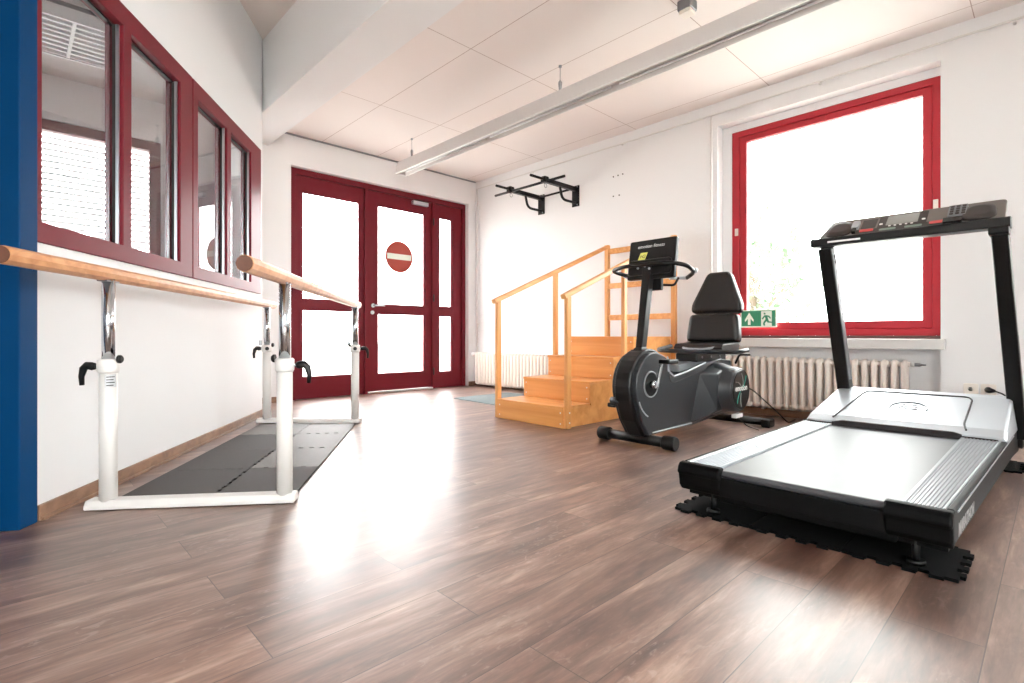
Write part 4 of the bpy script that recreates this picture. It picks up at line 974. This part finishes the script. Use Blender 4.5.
# bulged cup holders at both ends
for s, a0 in ((-1, -0.31), (1, 0.335)):
    b = new(); ring0 = rounded([cp(a0 - 0.075, 0.01, 0.0), cp(a0 + 0.075, 0.01, 0.0), cp(a0 + 0.065, 0.175, 0.0), cp(a0 - 0.065, 0.175, 0.0)], 0.06, 5, True)
    cen = sum((Vector(p) for p in ring0), Vector()) / len(ring0)
    loft(b, [ring0, [cen + (p - cen) * 0.9 + cn * 0.014 for p in ring0], [cen + (p - cen) * 0.6 + cn * 0.018 for p in ring0]]); obj('cup_holder', b, 'consoledk', cs)
def plate(name, a0, a1, c0, c1, m, h=0.002, rad=0.004, par=None):
    b = new(); prism(b, rounded([cp(a0, c0, 0.0), cp(a1, c0, 0.0), cp(a1, c1, 0.0), cp(a0, c1, 0.0)], rad, 2, True), cn * h); return obj(name, b, m, par or cs)
plate('display_surround', -0.115, 0.115, 0.055, 0.195, 'consoledk', 0.002)
plate('display', -0.075, 0.075, 0.075, 0.185, 'screen', 0.004)
for a in (-0.10, 0.10):
    plate('side_button', a - 0.008, a + 0.008, 0.09, 0.105, 'print', 0.005)
for k_ in range(5): plate('button', -0.06 + k_ * 0.026, -0.048 + k_ * 0.026, 0.06, 0.068, 'print', 0.005)
plate('stop_button', -0.20, -0.13, 0.03, 0.055, 'redbtn', 0.005, 0.008); plate('stop_button', 0.13, 0.20, 0.03, 0.055, 'redbtn', 0.005, 0.008)
plate('quick_button', -0.10, -0.02, 0.02, 0.04, 'greenbtn', 0.004, 0.008); plate('quick_button', 0.02, 0.10, 0.02, 0.04, 'greenbtn', 0.004, 0.008)
plate('button_strip', -0.22, 0.22, 0.012, 0.06, 'consoledk', 0.0012)
kp = plate('keypad', 0.205, 0.285, 0.07, 0.19, 'silverdk', 0.016)
for i in range(3):
    for j in range(4): plate('key', 0.213 + i * 0.025, 0.229 + i * 0.025, 0.078 + j * 0.028, 0.096 + j * 0.028, 'consoledk', 0.0185, 0.003, kp)
kp = plate('keypad_shade', 0.19, 0.27, 0.01, 0.06, 'black', 0.012)
plate('safety_key_dock', -0.245, -0.21, 0.07, 0.15, 'silver', 0.02); plate('safety_key', -0.238, -0.217, 0.02, 0.065, 'black', 0.018)
plate('left_control_panel', -0.20, -0.125, 0.07, 0.18, 'consoledk', 0.0015)

# puzzle mats under the treadmill
rows = [('rear', 2.06, 2.37), ('front', 3.93, 4.24)]
for nm, x0, x1 in rows:
    for j in range(3):
        y0 = (0.205 if nm == 'rear' else 0.13) + j * 0.312
        b = new(); puzzle(b, x0, x1, y0, y0 + 0.308, 0.0105, (1, 0, 0), (0, 1, 0), (0, 0, 0), (j == 0, 1, j == 2, 1), amp=0.013)
        tag(obj('foam_mat', b, 'matblack'), 'black puzzle mat under the %s of the treadmill, %s' % (nm, ['on its right side', 'in the middle', 'on its left side'][j]), 'mat', 'black puzzle mats under the treadmill')

# ------------------------------------------------------------------ outdoors
b = new(); box(b, -40, 60, -40, 60, -0.4, -0.2); struct('ground', b, 'pave', 'pale paving outside the windows', 'ground')
def tree(x, y, h, r, n, label):
    t = thing('garden_tree', (x, y, -0.2), label, 'tree')
    b = new(); tube(b, [(x, y, -0.2), (x + 0.1, y, h * 0.4), (x, y + 0.1, h * 0.8)], [0.16, 0.12, 0.05], 10); 
    for k_ in range(7):
        a = random.uniform(0, 6.28); z = h * random.uniform(0.35, 0.75); tube(b, [(x, y, z), (x + math.cos(a) * r * 0.7, y + math.sin(a) * r * 0.7, z + r * 0.5)], [0.05, 0.015], 6)
    obj('trunk', b, 'bark', t)
    b = new()
    for k_ in range(n):
        v = Vector((random.gauss(0, 1), random.gauss(0, 1), random.gauss(0, 1))).normalized() * r * random.uniform(0.35, 1.0)
        c = Vector((x, y, h * 0.72)) + Vector((v.x, v.y, v.z * 1.1)); s = random.uniform(0.05, 0.11)
        a_, b_ = Vector((random.gauss(0, 1), random.gauss(0, 1), random.gauss(0, 1))).normalized() * s, Vector((random.gauss(0, 1), random.gauss(0, 1), random.gauss(0, 1))).normalized() * s
        vs = [b.verts.new(c + q) for q in (a_, b_ * 0.6, -a_, -b_ * 0.6)]; b.faces.new(vs)
    f = obj('foliage', b, 'leaf', t); return t
tree(10.3, 4.0, 2.6, 1.25, 1500, 'pale green tree outside the big window')
